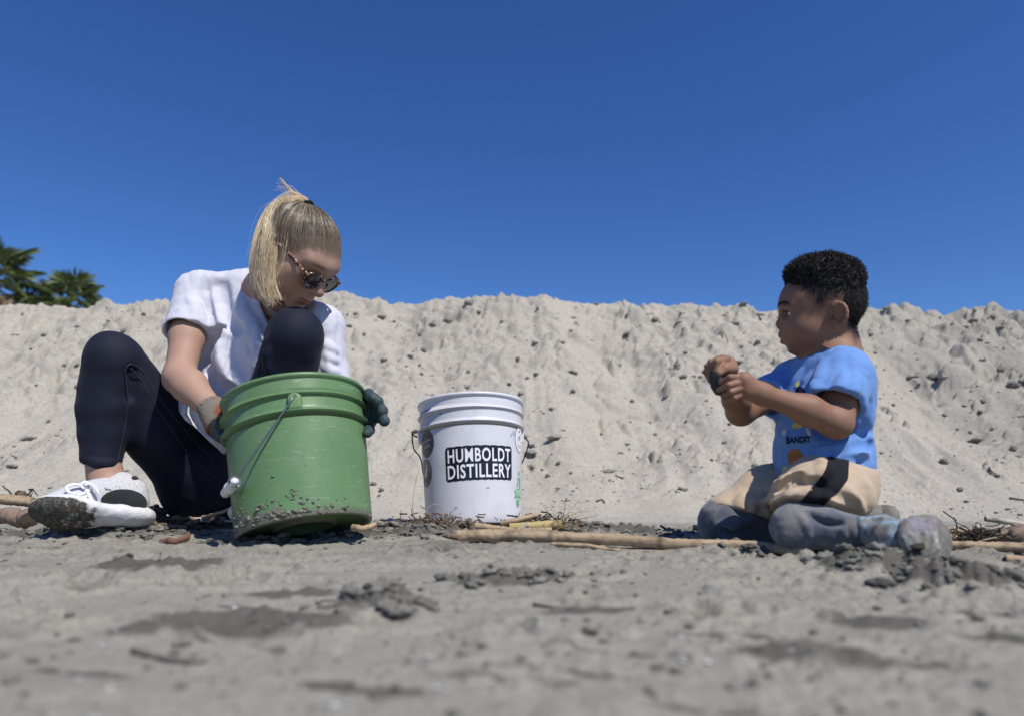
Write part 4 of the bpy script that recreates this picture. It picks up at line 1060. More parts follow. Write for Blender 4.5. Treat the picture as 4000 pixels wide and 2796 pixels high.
wshirt = sdf_part(s, .0032, 'shirt', M_shirt, woman)
# neck band and hem stitches
P = hits(sb, [(985, 1092), (1005, 1150), (1030, 1205), (1062, 1258), (1090, 1285), (1140, 1290), (1190, 1262), (1225, 1225)])
# leggings
M_legg = cloth_material('navy_leggings', (.0085, .0105, .021), (.011, .0135, .027), 1400, .12, .72, .04)
g = SDF()
g.ell(at(885, 1845, 1.865), (.165, .125, .120), None, .05); g.ell(at(790, 1925, 1.885), (.095, .105, .085), None, .04)
mTR = hipR * .5 + kneeR * .5
g.chain([hipR, mTR + np.array([0, 0, -.012]), kneeR + np.array([.012, .012, -.01])], [.098, .083, .060], .03)
g.ell(kneeR + np.array([-.004, -.010, .006]), (.053, .054, .062), None, .03)
calf = at(418, 1590, 1.635); g.chain([kneeR, at(426, 1500, 1.63), calf, at(408, 1690, 1.635), at(397, 1780, 1.63), at(393, 1870, 1.63)], [.054, .0600, .0620, .052, .0405, .0385], .02)
mTL = hipL * .45 + kneeL * .55
g.chain([hipL, mTL + np.array([0, 0, -.01]), kneeL], [.098, .086, .058], .03); g.ell(kneeL + np.array([0.002, -.006, .010]), (.047, .048, .054), None, .035)
cl2 = kneeL * .62 + ankL * .38; g.chain([kneeL, cl2 + np.array([.005, .02, 0]), ankL], [.057, .066, .042], .03)
gb0 = g.copy()
valley(g, gb0, [(512, 1445), (514, 1500), (508, 1550)], .010, .004, .012)
for yy, a_ in ((1772, 8), (1800, -6)): ridge(g, gb0, [(332, yy + 20), (365, yy + 20 + a_), (420, yy + 22 + a_ * 1.4), (448, yy + 22 + a_)], .0045, .0032, .008)
for yy in (1255, 1300): ridge(g, gb0, [(1050, yy + 60), (1040, yy + 100), (1050, yy + 150)], .006, .003, .012)
g.slab(at(396, 1846, 1.63), (-.45, -.30, -1.0), .004, lim=.10)
g.dispamp = .001; g.disp = lambda P: .0008 * vn3(P, 45, 9)
wlegg = sdf_part(g, .0036, 'leggings', M_legg, woman)
M_thread = mat('navy_thread', (.022, .026, .05), .6)
seam(gb0, [(452, 1830), (470, 1750), (492, 1640), (500, 1560), (492, 1480), (492, 1440), (515, 1422), (560, 1455), (600, 1520), (650, 1590), (712, 1665), (760, 1725), (840, 1800)], .0013, 'seam', M_thread, wlegg)
seam(gb0, [(512, 1438), (555, 1490), (600, 1570), (650, 1650), (710, 1735), (760, 1800), (845, 1868)], .0013, 'seam', M_thread, wlegg)
seam(gb0, [(335, 1812), (375, 1815), (420, 1832), (448, 1850)], .0010, 'seam', M_thread, wlegg)
seam(gb0, [(1058, 1300), (1034, 1340), (1018, 1400), (1005, 1470)], .0012, 'seam', M_thread, wlegg)
# ankle and shoes
f = SDF(); f.chain([at(402, 1800, 1.63), at(412, 1860, 1.63), at(440, 1935, 1.625)], [.038, .034, .036], .02); f.ell(at(432, 1890, 1.60), (.012, .012, .014), None, .015)
sdf_part(f, .0032, 'ankle', M_skinA, woman, lambda V: np.ones((len(V), 3)))
M_knit = mat('white_knit', (.72, .72, .73), .85, .2); n = N(M_knit)
mp = n.new('ShaderNodeMapping'); mp.inputs['Scale'].default_value = (420, 420, 160); n.ln(n.coord(), mp.inputs['Vector'])
sp = n.ramp(n.noise(1, 1, .5, 0, mp.outputs['Vector']), [(.36, (0, 0, 0)), (.42, (1, 1, 1))])
n.base(n.mix(sp, (.34, .34, .36), n.mix(1.0, (.55, .55, .56), n.attr(), 'MULTIPLY'))); n.normal(n.bump(n.noise(500, 2, .6), .35, .001))
M_sole = mat('shoe_sole', (.8, .8, .8), .6, .3); n = N(M_sole)
d = n.new('ShaderNodeSeparateColor'); n.ln(n.attr(), d.inputs[0]); dn = n.math('ADD', d.outputs[0], n.math('MULTIPLY', n.math('SUBTRACT', n.noise(60, 5, .75), .5), 1.3))
n.base(n.mix(n.ramp(dn, [(.38, (0, 0, 0)), (.60, (1, 1, 1))]), (.66, .66, .67), n.ramp(n.noise(130, 5, .75), [(.36, (.018, .018, .018)), (.52, (.07, .066, .055)), (.70, (.20, .185, .15))])))
n.normal(n.bump(n.noise(170, 4, .75), n.math('MULTIPLY', 1, 1) if False else .5, .004))
M_blackknit = cloth_material('black_knit', (.018, .019, .022), (.03, .03, .034), 260, .5, .85, .2)
M_lace = cloth_material('white_lace', (.78, .78, .84), (.82, .82, .86), 900, .3)
def shoe(parent, heel, toe, up0, up1, L, upper_m, sole_m, collar=True):
    heel = np.asarray(heel); toe = np.asarray(toe); u_ = nrm(toe - heel)
    def fr(t):
        up = nrm(np.asarray(up0) * (1 - t) + np.asarray(up1) * t); up = nrm(up - u_ * np.dot(up, u_)); return heel + (toe - heel) * t, up, np.cross(up, u_)
    so = SDF(); ts = [.10, .30, .55, .74, .90]; ws = [.036, .033, .041, .047, .036]
    for i in range(4):
        (c0, n0, _), (c1, n1, _) = fr(ts[i]), fr(ts[i + 1]); l0 = (.016, .014, .012, .013, .022)
        so.cone(c0 + n0 * l0[i], c1 + n1 * l0[i + 1], ws[i], ws[i + 1], .012, 'u', (nrm(n0 + n1), .50))
    c0, n0, _ = fr(.05); so.cone(c0 + n0 * .018 - u_ * .01, c0 + n0 * .018 + u_ * .03, .026, .03, .02, 'u', (n0, .75))
    up_ = SDF()
    P = [fr(t)[0] + fr(t)[1] * h_ for t, h_ in ((.12, .045), (.30, .062), (.45, .058), (.62, .045), (.76, .036), (.86, .034))]
    up_.chain(P, [.032, .034, .034, .033, .029, .022], .03)
    up_.cone(P[0], P[0] + fr(.1)[1] * .028 + u_ * .002, .031, .029, .02); up_.cone(P[1], P[1] + fr(.3)[1] * .030 - u_ * .008, .032, .028, .02)
    return fr, so, up_
heel0, toe0 = at(548, 2046, 1.63), at(138, 2008, 1.50)
fr, so, upS = shoe(woman, heel0, toe0, (0, .22, .97), (-.05, .93, .42), .27, None, None)
so0 = so.copy(); so.dispamp = .002; so.disp = lambda P: .0008 * vn3(P, 90, 4)
def dirt(V):
    u_ = nrm(toe0 - heel0); t = ((V - heel0) @ u_) / np.linalg.norm(toe0 - heel0); gN = sgrad(so0, V)
    ups = np.array([fr(min(max(x, 0), 1))[1] for x in np.linspace(0, 1, 21)]); up = ups[np.clip((t * 20).astype(int), 0, 20)]
    dn_ = -(gN * up).sum(1); c = sst(-.15, .5, dn_) * sst(.26, .60, t + .10 * vn3(V, 45, 4)) * (.75 + .35 * vn3(V, 70, 8)) + sst(.72, .95, t) * sst(-.25, .2, dn_); return np.stack([np.clip(c, 0, 1)] * 3, 1)
cav = fr(.20); opening = [cav[0] + cav[1] * .085 + nrm(toe0 - heel0) * .004, cav[0] + cav[1] * .14]
upS0 = upS.copy()
wshoe = sdf_part(upS, .0028, 'shoe', M_knit, woman, lambda V: np.ones((len(V), 3)))
sdf_part(so, .0028, 'sole', M_sole, wshoe, dirt)
# black heel panel: a patch of shell over the upper
hp = SDF(); hp.ops = [(o[0], (lambda P, f=o[1]: f(P) - .0016), o[2], o[3] - .002, o[4] + .002) for o in upS0.ops]
pc = hits(upS0, [(488, 1962)])[0]; hp.ell(pc, (.050, .045, .031), basis(fr(.3)[1], nrm(toe0 - heel0)), .002, 'i')
hp.ell(at(522, 1900, 1.63), (.012, .02, .026), None, .006, 'u')
sdf_part(hp, .0026, 'heel_panel', M_blackknit, wshoe)
m = MB()
for p0, p1 in (((228, 1962), (300, 1905)),):
    pass
lc = SDF()
def lace(pix, r=.0036, lift=.002):
    base = upS0; P = hits(base, [(a, c) for a, c, l in pix], 1.2, 1.75)
    ok = np.abs(base.ev(P)) < .006; pix = [q for q, k_ in zip(pix, ok) if k_]; P = P[ok]
    if len(P) < 3: return None
    g_ = sgrad(base, P); P = P + g_ * np.array([l for _, _, l in pix])[:, None]
    mb = MB(); mb.tube(spline(P, 28), r, 8, flat=.6); return mb.build('lace', M_lace, wshoe)
lace([(300, 1930, .004), (272, 1932, .012), (262, 1922, .016), (280, 1912, .016), (310, 1905, .010), (330, 1912, .004)])
lace([(330, 1905, .010), (355, 1905, .014), (378, 1925, .014), (385, 1955, .008), (372, 1968, .004), (352, 1945, .004), (335, 1915, .006)])
lace([(318, 1900, .008), (335, 1895, .010), (352, 1900, .006)]); lace([(290, 1935, .002), (325, 1928, .002), (360, 1910, .002)]); lace([(275, 1950, .002), (305, 1948, .002), (345, 1935, .002)])
# little black tick mark on the shoe
tk = hits(upS0, [(408, 1900), (414, 1907), (436, 1910), (434, 1914), (412, 1913), (409, 1908)]); tk = tk + sgrad(upS0, tk) * .0008
mesh_obj('logo', tk, [(0, 1, 5), (1, 2, 3, 4, 5)], M_ink, wshoe, False)
# other shoe, tucked behind the bucket
fr2, so2, up2 = shoe(woman, at(1050, 2005, 1.68), at(958, 2030, 1.52), (0, .05, 1), (0, .05, 1), .26, None, None)
sh2 = sdf_part(up2, .0036, 'shoe', M_knit, woman, lambda V: np.ones((len(V), 3))); sdf_part(so2, .0036, 'sole', M_sole, sh2, lambda V: np.zeros((len(V), 3)))
# gloves
M_glove = mat('teal_glove', (.02, .055, .07), .62, .4); n = N(M_glove)
n.base(n.mix(n.ramp(n.noise(70, 5, .7), [(.42, (0, 0, 0)), (.68, (1, 1, 1))]), (.012, .042, .058), (.10, .105, .09))); n.normal(n.bump(n.noise(130, 4, .7), .6, .003))
M_cuff = mat('knit_cuff', (.34, .29, .23), .9, .2); n = N(M_cuff)
w_ = n.new('ShaderNodeTexWave'); w_.inputs['Scale'].default_value = 190; n.ln(n.coord(), w_.inputs['Vector'])
n.base(n.mix(n.ramp(n.noise(24, 2, .6), [(.48, (0, 0, 0)), (.60, (1, 1, 1))]), (.36, .31, .25), (.42, .14, .07))); n.normal(n.bump(w_.outputs['Fac'], .8, .003))
gl = SDF(); pR = at(870, 1652, 1.535); gl.cone(wrR + nrm(pR - wrR) * .008, pR, .031, .034, .015); gl.ell(at(884, 1660, 1.56), (.038, .03, .042), None, .02)
for a_, q in (((880, 1615), (902, 1622)), ((884, 1640), (908, 1648)), ((886, 1664), (908, 1672)), ((882, 1688), (902, 1694))): gl.chain([at(*a_, 1.54), at(*q, 1.50), at(q[0] + 22, q[1] + 2, 1.47)], [.011, .011, .010], .006)
gl.chain([at(868, 1690, 1.53), at(880, 1708, 1.49), at(890, 1712, 1.46)], [.013, .012, .010], .008)
gv = sdf_part(gl, .0026, 'glove', M_glove, woman)
cf = SDF(); dd = nrm(pR - wrR); cf.cone(wrR - dd * .012, wrR + dd * .036, .0310, .0395, .01); cf.cone(wrR - dd * .03, wrR + dd * .004, .0275, .0275, .003, 's'); cf.dispamp = .001; cf.disp = lambda P: .0008 * np.sin((P @ dd.astype(np.float32)) * 1400)
cf.slab(wrR + dd * .044, dd, .003); sdf_part(cf, .0024, 'cuff', M_cuff, gv)
gl = SDF(); gl.cone(wrL, at(1415, 1625, 1.585), .030, .036, .02); gl.ell(at(1418, 1612, 1.575), (.026, .024, .044), None, .02)
tips = [((1424, 1560), (1440, 1536), (1450, 1549)), ((1430, 1585), (1464, 1556), (1477, 1567)), ((1434, 1612), (1482, 1590), (1495, 1603)), ((1432, 1642), (1486, 1630), (1502, 1643))]
for i, (a_, c_, t_) in enumerate(tips): gl.chain([at(*a_, 1.565), at(*c_, 1.545), at(*t_, 1.515 - .002 * i)], [.012, .0108, .0125], .006)
gl.chain([at(1415, 1655, 1.57), at(1440, 1678, 1.54), at(1436, 1690, 1.50)], [.016, .012, .011], .01)
gv = sdf_part(gl, .0024, 'glove', M_glove, woman)

# hair
M_hair = hair_material('blonde_hair', .36); M_scalp = hair_material('scalp_hair', .5)
hc = SDF(); hc.ell(WH.w(0, -.013, .031), (.0770, .0970, .0785), WH.R, .01)
hnrm = WH.R @ nrm((0, .66, -.75)); hc.slab(WH.w(0, .087, .046), hnrm, .012)
TIE = np.array([0, -.060, .0965])
def scalp_col(n_, r, dark=.5):
    base = np.array([.105, .08, .06]); blond = np.array([.70, .58, .42]); t = np.clip(r.beta(.6, 1.9, n_), 0, 1)[:, None]; return base * (1 - t) + blond * t
hr = np.random.default_rng(11)
def scalp_tint(V):
    L = WH.l(V); e = (L[:, 2] - .046) * .75 - (L[:, 1] - .087) * .66; q = sst(-.004, .034, e + .010 * vn3(L, 160, 3))[:, None]
    return np.array([.42, .28, .215]) * (1 - q) + np.array([.115, .085, .060]) * q
whair = sdf_part(hc, .003, 'hair', M_scalp, woman, lambda V: scalp_tint(V))
E = np.array([.0775, .0980, .0800]); Ec = np.array([0, -.013, .031])
def on_cap(d, off=0.0): d = d / np.linalg.norm(d, axis=-1, keepdims=True); rr = 1 / np.sqrt(((d / E) ** 2).sum(-1, keepdims=True)); return Ec + d * (rr + off)
nS = 5200; az = hr.uniform(-math.pi, math.pi, nS); y_ = np.cos(az); x_ = np.sin(az)
start = []
for a_ in az:
    # hairline: widest round the plane of the cap's edge
    d0 = np.array([math.sin(a_), math.cos(a_), 0]); lo, hi = -1.6, 1.6
    for _ in range(18):
        mid_ = (lo + hi) / 2; q = on_cap(np.array([d0[0] * math.cos(mid_), d0[1] * math.cos(mid_), math.sin(mid_)]))
        if (q[1] - .087) * .66 - (q[2] - .046) * .75 > -.001: lo = mid_
        else: hi = mid_
    start.append(on_cap(np.array([d0[0] * math.cos(hi), d0[1] * math.cos(hi), math.sin(hi)])))
start = np.array(start); ds = start - Ec; ds /= np.linalg.norm(ds, axis=1, keepdims=True); dt = TIE - Ec; dt = dt / np.linalg.norm(dt)
tmp = np.exp(-((np.abs(az) - 1.22) / .30) ** 2); tm2 = np.exp(-((np.abs(az) - .62) / .25) ** 2); u0 = -.13 * tmp * hr.random(nS) + .03 * tm2 + hr.random(nS) ** .85 * .66 - .035 + .02 * np.sin(az * 23 + 1.3) * np.sin(az * 57); kk = 11
om = np.arccos(np.clip(ds @ dt, -1, 1)); T_ = (u0[:, None] + (1 - u0[:, None]) * np.linspace(0, 1, kk)[None])
W_ = (np.sin((1 - T_) * om[:, None]) / np.sin(om)[:, None])[..., None] * ds[:, None, :] + (np.sin(T_ * om[:, None]) / np.sin(om)[:, None])[..., None] * dt
off = .0004 + .0024 * hr.random(nS)[:, None] * np.sin(np.pi * np.clip(T_, .05, 1)); cl_ = on_cap(W_, off[..., None])
cl_ += (hr.normal(size=(nS, 1, 3)) * .0016) * np.sin(np.linspace(0, np.pi, kk))[None, :, None]
Wc = WH.w(cl_.reshape(-1, 3)); lift = np.maximum(0, .0010 + .4 * np.repeat(off.ravel(), 1) - b.ev(Wc)); Wc = Wc + sgrad(b, Wc) * lift[:, None]
V1, F1, C1 = strands(Wc.reshape(nS, kk, 3), np.full(kk, .00046) * np.clip(.15 + np.linspace(0, 2.4, kk), 0, 1), scalp_col(nS, hr))
C1 = C1.reshape(nS, kk, 3, 3); w0 = (np.clip(1 - np.linspace(0, 2.6, kk), 0, 1)[None] * np.clip(1 - u0 / .30, 0, 1)[:, None] * .85)[:, :, None, None]; C1 = (C1 * (1 - w0) + np.array([.43, .31, .23]) * w0).reshape(-1, 3)
tw = WH.w(TIE + np.array([0, -.006, .006]))
def tail(path, width, n_, kk, r, lens, spread=1.0, jit=.004, rad=.0007, bright=1.0):
    P = spline(path, 60); T_, N_, B_ = frames(P); t0 = np.linspace(0, 1, 60)
    W0 = np.interp(t0, np.linspace(0, 1, len(width)), width)
    out = np.empty((n_, kk, 3)); ang = r.uniform(0, 2 * np.pi, n_); rr = np.sqrt(r.random(n_)); te = r.uniform(*lens, n_); ph = r.uniform(0, 6.28, (n_, 2)); fq = r.uniform(2, 5, n_)
    ncl = max(6, n_ // 75); cid = r.integers(0, ncl, n_); ca = r.uniform(0, 6.283, ncl); cr_ = np.sqrt(r.random(ncl)) * .92; cx = cr_ * np.cos(ca); cy = cr_ * np.sin(ca); cph = r.uniform(0, 6.28, (ncl, 2)); cfq = r.uniform(1.2, 3.0, ncl); clen = lens[0] + (lens[1] - lens[0]) * r.random(ncl) ** 2.4; ctone = r.normal(size=ncl) * .22
    loose = r.random(n_) < .22; k0 = np.where(loose, .9, .20)
    ox = np.where(loose, 0, cx[cid]) + k0 * rr * np.cos(ang); oy = np.where(loose, 0, cy[cid]) + k0 * rr * np.sin(ang); te = np.where(loose, te, clen[cid] * r.uniform(.90, 1.0, n_))
    for i in range(n_):
        t = np.linspace(0, te[i], kk); idx = t * 59; i0 = np.clip(idx.astype(int), 0, 58); fr_ = (idx - i0)[:, None]
        c = P[i0] * (1 - fr_) + P[i0 + 1] * fr_; nn = N_[i0]; bb = B_[i0]; w__ = np.interp(t, t0, W0) * spread
        pin = (1 - .75 * np.clip((t - .55) / .45, 0, 1) ** 1.5) if not loose[i] else 1.0
        c = c + w__[:, None] * ((cx[cid[i]] * (not loose[i]) + (ox[i] - cx[cid[i]] * (not loose[i])) * pin)[:, None] * nn + (cy[cid[i]] * (not loose[i]) + (oy[i] - cy[cid[i]] * (not loose[i])) * pin)[:, None] * bb) if not loose[i] else c + w__[:, None] * (ox[i] * nn + oy[i] * bb)
        q_ = cid[i]; c = c + (jit * t ** 1.5)[:, None] * (np.sin(cfq[q_] * t * 3 + cph[q_, 0])[:, None] * nn + np.sin(cfq[q_] * t * 3 + cph[q_, 1])[:, None] * bb)
        c = c + (jit * (.55 if loose[i] else .12) * t ** 1.3)[:, None] * (np.sin(fq[i] * t * 2 + ph[i, 0])[:, None] * nn + np.sin(fq[i] * t * 2 + ph[i, 1])[:, None] * bb); out[i] = c
    tt = np.clip(r.beta(2.2, 1.5, n_) + ctone[cid], 0, 1)[:, None]; col = (np.array([.50, .37, .215]) * (1 - tt) + np.array([.95, .81, .56]) * tt) * bright
    return strands(out, rad * np.linspace(1, .55, kk), col)
path = [tw, at(1168, 790, 1.60), at(1122, 796, 1.57), at(1082, 840, 1.545), at(1064, 910, 1.525), at(1050, 1000, 1.515), at(1038, 1085, 1.515), at(1050, 1145, 1.51), at(1080, 1192, 1.505)]
V2, F2, C2 = tail(path, [.007, .014, .019, .023, .026, .026, .022, .014, .006], 2500, 15, hr, (.62, 1.0), 1.0, .011, .00050)
V3, F3, C3 = tail([tw, at(1178, 782, 1.60), at(1140, 752, 1.59), at(1105, 730, 1.585), at(1078, 716, 1.58)], [.005, .009, .009, .010, .014], 190, 10, hr, (.4, 1.0), 1.0, .010, .00042, 1.1)
V4, F4, C4 = tail(path, [.012, .020, .028, .036, .042, .046, .046, .040, .034], 130, 15, hr, (.6, 1.0), 1.15, .020, .00020, 1.0)
V5, F5, C5 = tail([WH.w(0, -.085, -.02), at(1035, 1080, 1.60), at(1030, 1130, 1.61), at(1040, 1165, 1.60)], [.03, .025, .018, .006], 260, 10, hr, (.6, 1), 1, .006, .0005, .6)
V6, F6, C6 = tail([tw, at(1170, 800, 1.60), at(1128, 850, 1.545), at(1108, 930, 1.53), at(1112, 1000, 1.535), at(1120, 1030, 1.54)], [.006, .01, .012, .012, .010, .004], 420, 12, hr, (.7, 1), 1, .006, .0005, 1.0)
Vh, Fh, Ch = [], [], []; o_ = 0
pb = [tw, at(1158, 784, 1.61), at(1108, 796, 1.59), at(1066, 842, 1.575), at(1038, 920, 1.56), at(1018, 1005, 1.55), at(1008, 1075, 1.55), at(1012, 1125, 1.55), at(1030, 1160, 1.545)]
V7, F7, C7 = tail(pb, [.006, .012, .016, .019, .021, .021, .018, .012, .006], 1200, 14, hr, (.50, .88), 1.0, .010, .0005, .92)
pf = [WH.w(.05, .065, .055), WH.w(.070, .040, .030), WH.w(.078, .012, .012), WH.w(.077, -.012, .0)]
V8, F8, C8 = tail(pf, [.004, .007, .008, .010], 160, 9, hr, (.7, 1), 1, .003, .0004, .75)
for v, f_, c in ((V7, F7, C7), (V1, F1, C1), (V2, F2, C2), (V3, F3, C3), (V4, F4, C4), (V5, F5, C5), (V6, F6, C6)): Vh.append(v); Fh.append(f_ + o_); Ch.append(c); o_ += len(v)
mesh_obj('hair_strands', np.concatenate(Vh), np.concatenate(Fh), M_hair, whair, True, np.concatenate(Ch))
M_elastic = cloth_material('black_elastic', (.012, .012, .014), (.02, .02, .022), 900, .4)
tz = nrm(path[1] - tw) * .5 + nrm(tw - WH.w(Ec)) * .5; tb = basis(tz, (0, 1, 0)); a_ = np.linspace(0, 2 * np.pi, 25)
mb = MB(); mb.tube([tw - nrm(tz) * .006 + tb @ np.array([.0105 * math.cos(q), .0105 * math.sin(q), .001 * math.sin(q * 5)]) for q in a_], .0042, 8, False); mb.build('hair_tie', M_elastic, whair)
# nose ring
mb = MB(); mb.tube([WH.w(.0125 + .0012 * math.sin(q) * 0 + .002 * math.cos(q), .106 + .0035 * math.sin(q), -.0405 + .0042 * math.cos(q)) for q in np.linspace(0, 5, 14)], .0006, 6); M_gold = mat('ring_metal', (.8, .75, .65), .25, .5, 1.0); mb.build('nose_ring', M_gold, woman)

# sunglasses, worn low on the nose: a thing of their own
gt = WH.w(0, .10, -.01); glasses = empty('sunglasses', gt); tag(glasses, 'round tortoiseshell sunglasses low on the woman\'s nose', 'sunglasses')
M_tort = mat('tortoiseshell', (.05, .03, .02), .18, .6); n = N(M_tort)
v = n.noise(95, 3, .6, .6); n.base(n.ramp(v, [(.40, (.010, .010, .013)), (.51, (.02, .016, .018)), (.55, (.36, .14, .05)), (.58, (.55, .30, .16)), (.63, (.06, .08, .14)), (.70, (.45, .52, .62))])); n.t.nodes
M_lens = mat('dark_lens', (.008, .008, .009), .04, .7)
fm = MB()
for sx in (-1, 1):
    Rl = rot_e(-sx * .12, -.10, 0); c = np.array([sx * .0345, .1015, -.0115])
    ring = [c + Rl @ np.array([.0255 * math.cos(q) * (1 + .06 * (math.sin(q) > 0) * abs(math.cos(q)) ** 2), 0, .0225 * math.sin(q) * (1.0 if math.sin(q) < 0 else .96)]) for q in np.linspace(0, 2 * np.pi, 37)]
    fm.tube([WH.w(p) for p in ring], .0031, 10, False)
    lm = MB(); rr_ = np.array([c + Rl @ np.array([.0252 * math.cos(q) * k_, .0012 * (1 - k_ ** 2) * 2, .0222 * math.sin(q) * k_]) for k_ in (1, .66, .33, .001) for q in np.linspace(0, 2 * np.pi, 37)[:-1]])
    Fq = [(i * 36 + j, i * 36 + (j + 1) % 36, (i + 1) * 36 + (j + 1) % 36, (i + 1) * 36 + j) for i in range(3) for j in range(36)]; lm.add(WH.w(rr_), Fq); lm.build('lens', M_lens, glasses)
    hx = np.array([sx * .0620, .0990, -.001])
    fm.tube([WH.w(q) for q in (c + Rl @ np.array([sx * .024, 0, .008]), hx, hx + (sx * .004, -.006, 0.0))], [.0042, .0046, .0046], 8)
    tm = MB(); tm.tube([WH.w(q) for q in spline([hx + (sx * .004, -.004, 0), (sx * .0705, .050, .004), (sx * .0765, .005, .006), (sx * .0775, -.02, -.004), (sx * .075, -.034, -.022)], 20)], np.linspace(.0046, .0034, 20), 8, flat=.6); tm.build('temple', M_tort, glasses)
fm.tube([WH.w(q) for q in spline([(-.012, .106, -.003), (-.005, .1105, .0005), (.005, .1105, .0005), (.012, .106, -.003)], 12)], .0034, 8); fm.build('frame', M_tort, glasses)
# ------------------------------------------------------------------ the kneeling boy
BH = Head((.6698, 1.40, .4655), (1.28, .09, -.165))
kp = ground_at(3230, 2140); boy = empty('person', (kp[0], kp[1] + .15, 0)); tag(boy, 'small boy kneeling in a blue T-shirt, tan shorts and muddy grey trousers', 'person')
M_skinB = skin_material('brown_skin', (.230, .121, .075), (.275, .152, .097), .56)
M_skinB.node_tree.nodes['Principled BSDF'].inputs['Subsurface Weight'].default_value = .03
M_skinB.node_tree.nodes['Principled BSDF'].inputs['Specular IOR Level'].default_value = .28
bshN, bshF = A((3312, 1468, 1.335), (3112, 1500, 1.50))
belN, bwrN = A((3266, 1650, 1.275), (2976, 1538, 1.25))
belF, bwrF = A((2892, 1606, 1.42), (2848, 1486, 1.31))
bneck = at(3268, 1395, 1.415)
b = SDF(); H = BH
H.ell(b, (0, .013, .040), (.067, .080, .071)); H.ell(b, (0, .050, .022), (.052, .050, .050), .03); H.ell(b, (0, .040, -.020), (.056, .050, .046), .03)
H.ell(b, (0, .046, -.040), (.044, .042, .036), .025); H.ell(b, (0, .066, -.061), (.014, .014, .014), .02); H.ell(b, (0, .070, -.040), (.026, .022, .022), .02)
for sx in (-1, 1):
    H.ell(b, (sx * .036, .050, -.026), (.024, .028, .024), .02)
    H.ell(b, (sx * .028, .0915, .006), (.014, .008, .007), .012, 's')
    H.ell(b, (sx * .0285, .0705, .006), (.0140, .0140, .0118), None or .006)
    H.ell(b, (sx * .0315, .0835, .0055), (.0105, .0100, .0034), .0015, 's', tilt=(sx * -.5, 0, sx * .10))
    H.ell(b, (sx * .0105, .0890, -.0195), (.0068, .0080, .0062), .005)
    H.cone(b, (sx * .014, .0905, .024), (sx * .040, .076, .022), .008, .007, .012)
    # ear: rim, bowl and lobe
    Rt = (sx * .45, .12, 0)
    ring = [(sx * (.066 + .010 * math.sin(max(q, 0.0))), -.008 + .012 * math.cos(q) - .003, .004 + .0215 * math.sin(q)) for q in np.linspace(-1.9, 2.6, 10)]
    ring = []
    for q in np.linspace(-.75, 4.0, 12):
        y_ = -.006 - .0135 * math.sin(q) ; z_ = .004 + .022 * math.cos(q); out = .0675 + .012 * max(0, math.sin(q)) ** .8
        ring.append((sx * out, y_, z_))
    for i in range(11): H.cone(b, ring[i], ring[i + 1], .0036, .0036, .004)
    H.ell(b, (sx * .066, -.008, .003), (.006, .012, .020), .006, tilt=(sx * .5, 0, 0)); H.ell(b, (sx * .0735, -.004, .002), (.0055, .0065, .012), .004, 's', tilt=(sx * .5, 0, 0))
    H.ell(b, (sx * .068, -.002, -.018), (.005, .006, .0075), .005)
H.cone(b, (0, .0815, .010), (0, .0965, -.0125), .0066, .0085, .009); H.ell(b, (0, .0975, -.0165), (.0100, .0085, .0078), .006)
for sx in (-1, 1): H.ell(b, (sx * .0055, .0965, -.0238), (.0036, .0050, .0028), .002, 's')
for q, r0 in (([(-.017, .080, -.045), (-.008, .0905, -.0392), (0, .0935, -.0380), (.008, .0905, -.0392), (.017, .080, -.045)], .0054), ([(-.014, .080, -.050), (-.007, .0870, -.0548), (0, .0890, -.0558), (.007, .0870, -.0548), (.014, .080, -.050)], .0056)):
    for i in range(4): H.cone(b, q[i], q[i + 1], r0 * (.6 if i == 0 else 1), r0 * (.6 if i == 3 else 1), .006)
gq = [(-.0175, .0850, -.0470), (-.008, .0950, -.0472), (0, .0978, -.0475), (.008, .0950, -.0472), (.0175, .0850, -.0470)]
for i in range(4): H.cone(b, gq[i], gq[i + 1], .0026, .0026, .002, 's')
H.ell(b, (0, .088, -.0630), (.013, .008, .004), .010, 's')
b.cone(H.w(0, -.022, -.045), bneck, .036, .037, .025); b.cone(H.w(0, .022, -.052), bneck + np.array([-.02, -.005, 0]), .024, .030, .02)
b.cone(bneck, bshN * .8 + bneck * .2, .036, .030, .03); b.cone(bneck, bshF * .8 + bneck * .2, .036, .030, .03)
b.ell(at(3250, 1530, 1.42), (.072, .098, .100), None, .03)
b.chain([bshN, bshN * .5 + belN * .5, belN, belN * .62 + bwrN * .38 + np.array([0, 0, .003]), bwrN], [.034, .0315, .0262, .0255, .0178], .022)
b.chain([bshF, belF, belF * .6 + bwrF * .4, bwrF], [.032, .0268, .0248, .0178], .018)
# near hand: back of the hand to the viewer, four fingers round the shell
b.cone(bwrN, at(2905, 1487, 1.238), .0185, .0150, .012); b.cone(bwrN, at(2915, 1526, 1.240), .0180, .0140, .012); b.cone(at(2905, 1485, 1.240), at(2912, 1528, 1.243), .0125, .0115, .012)
for ch in ([(2898, 1472, 1.236), (2852, 1473, 1.228), (2815, 1494, 1.243)], [(2896, 1493, 1.232), (2846, 1503, 1.224), (2806, 1524, 1.245)], [(2900, 1514, 1.233), (2855, 1530, 1.226), (2822, 1545, 1.247)], [(2906, 1535, 1.238), (2868, 1553, 1.232), (2836, 1562, 1.248)]):
    b.chain(A(*ch), [.0062, .0058, .0047], .0022)
b.chain(A((2935, 1520, 1.262), (2885, 1490, 1.275), (2845, 1490, 1.272)), [.013, .009, .007], .006)
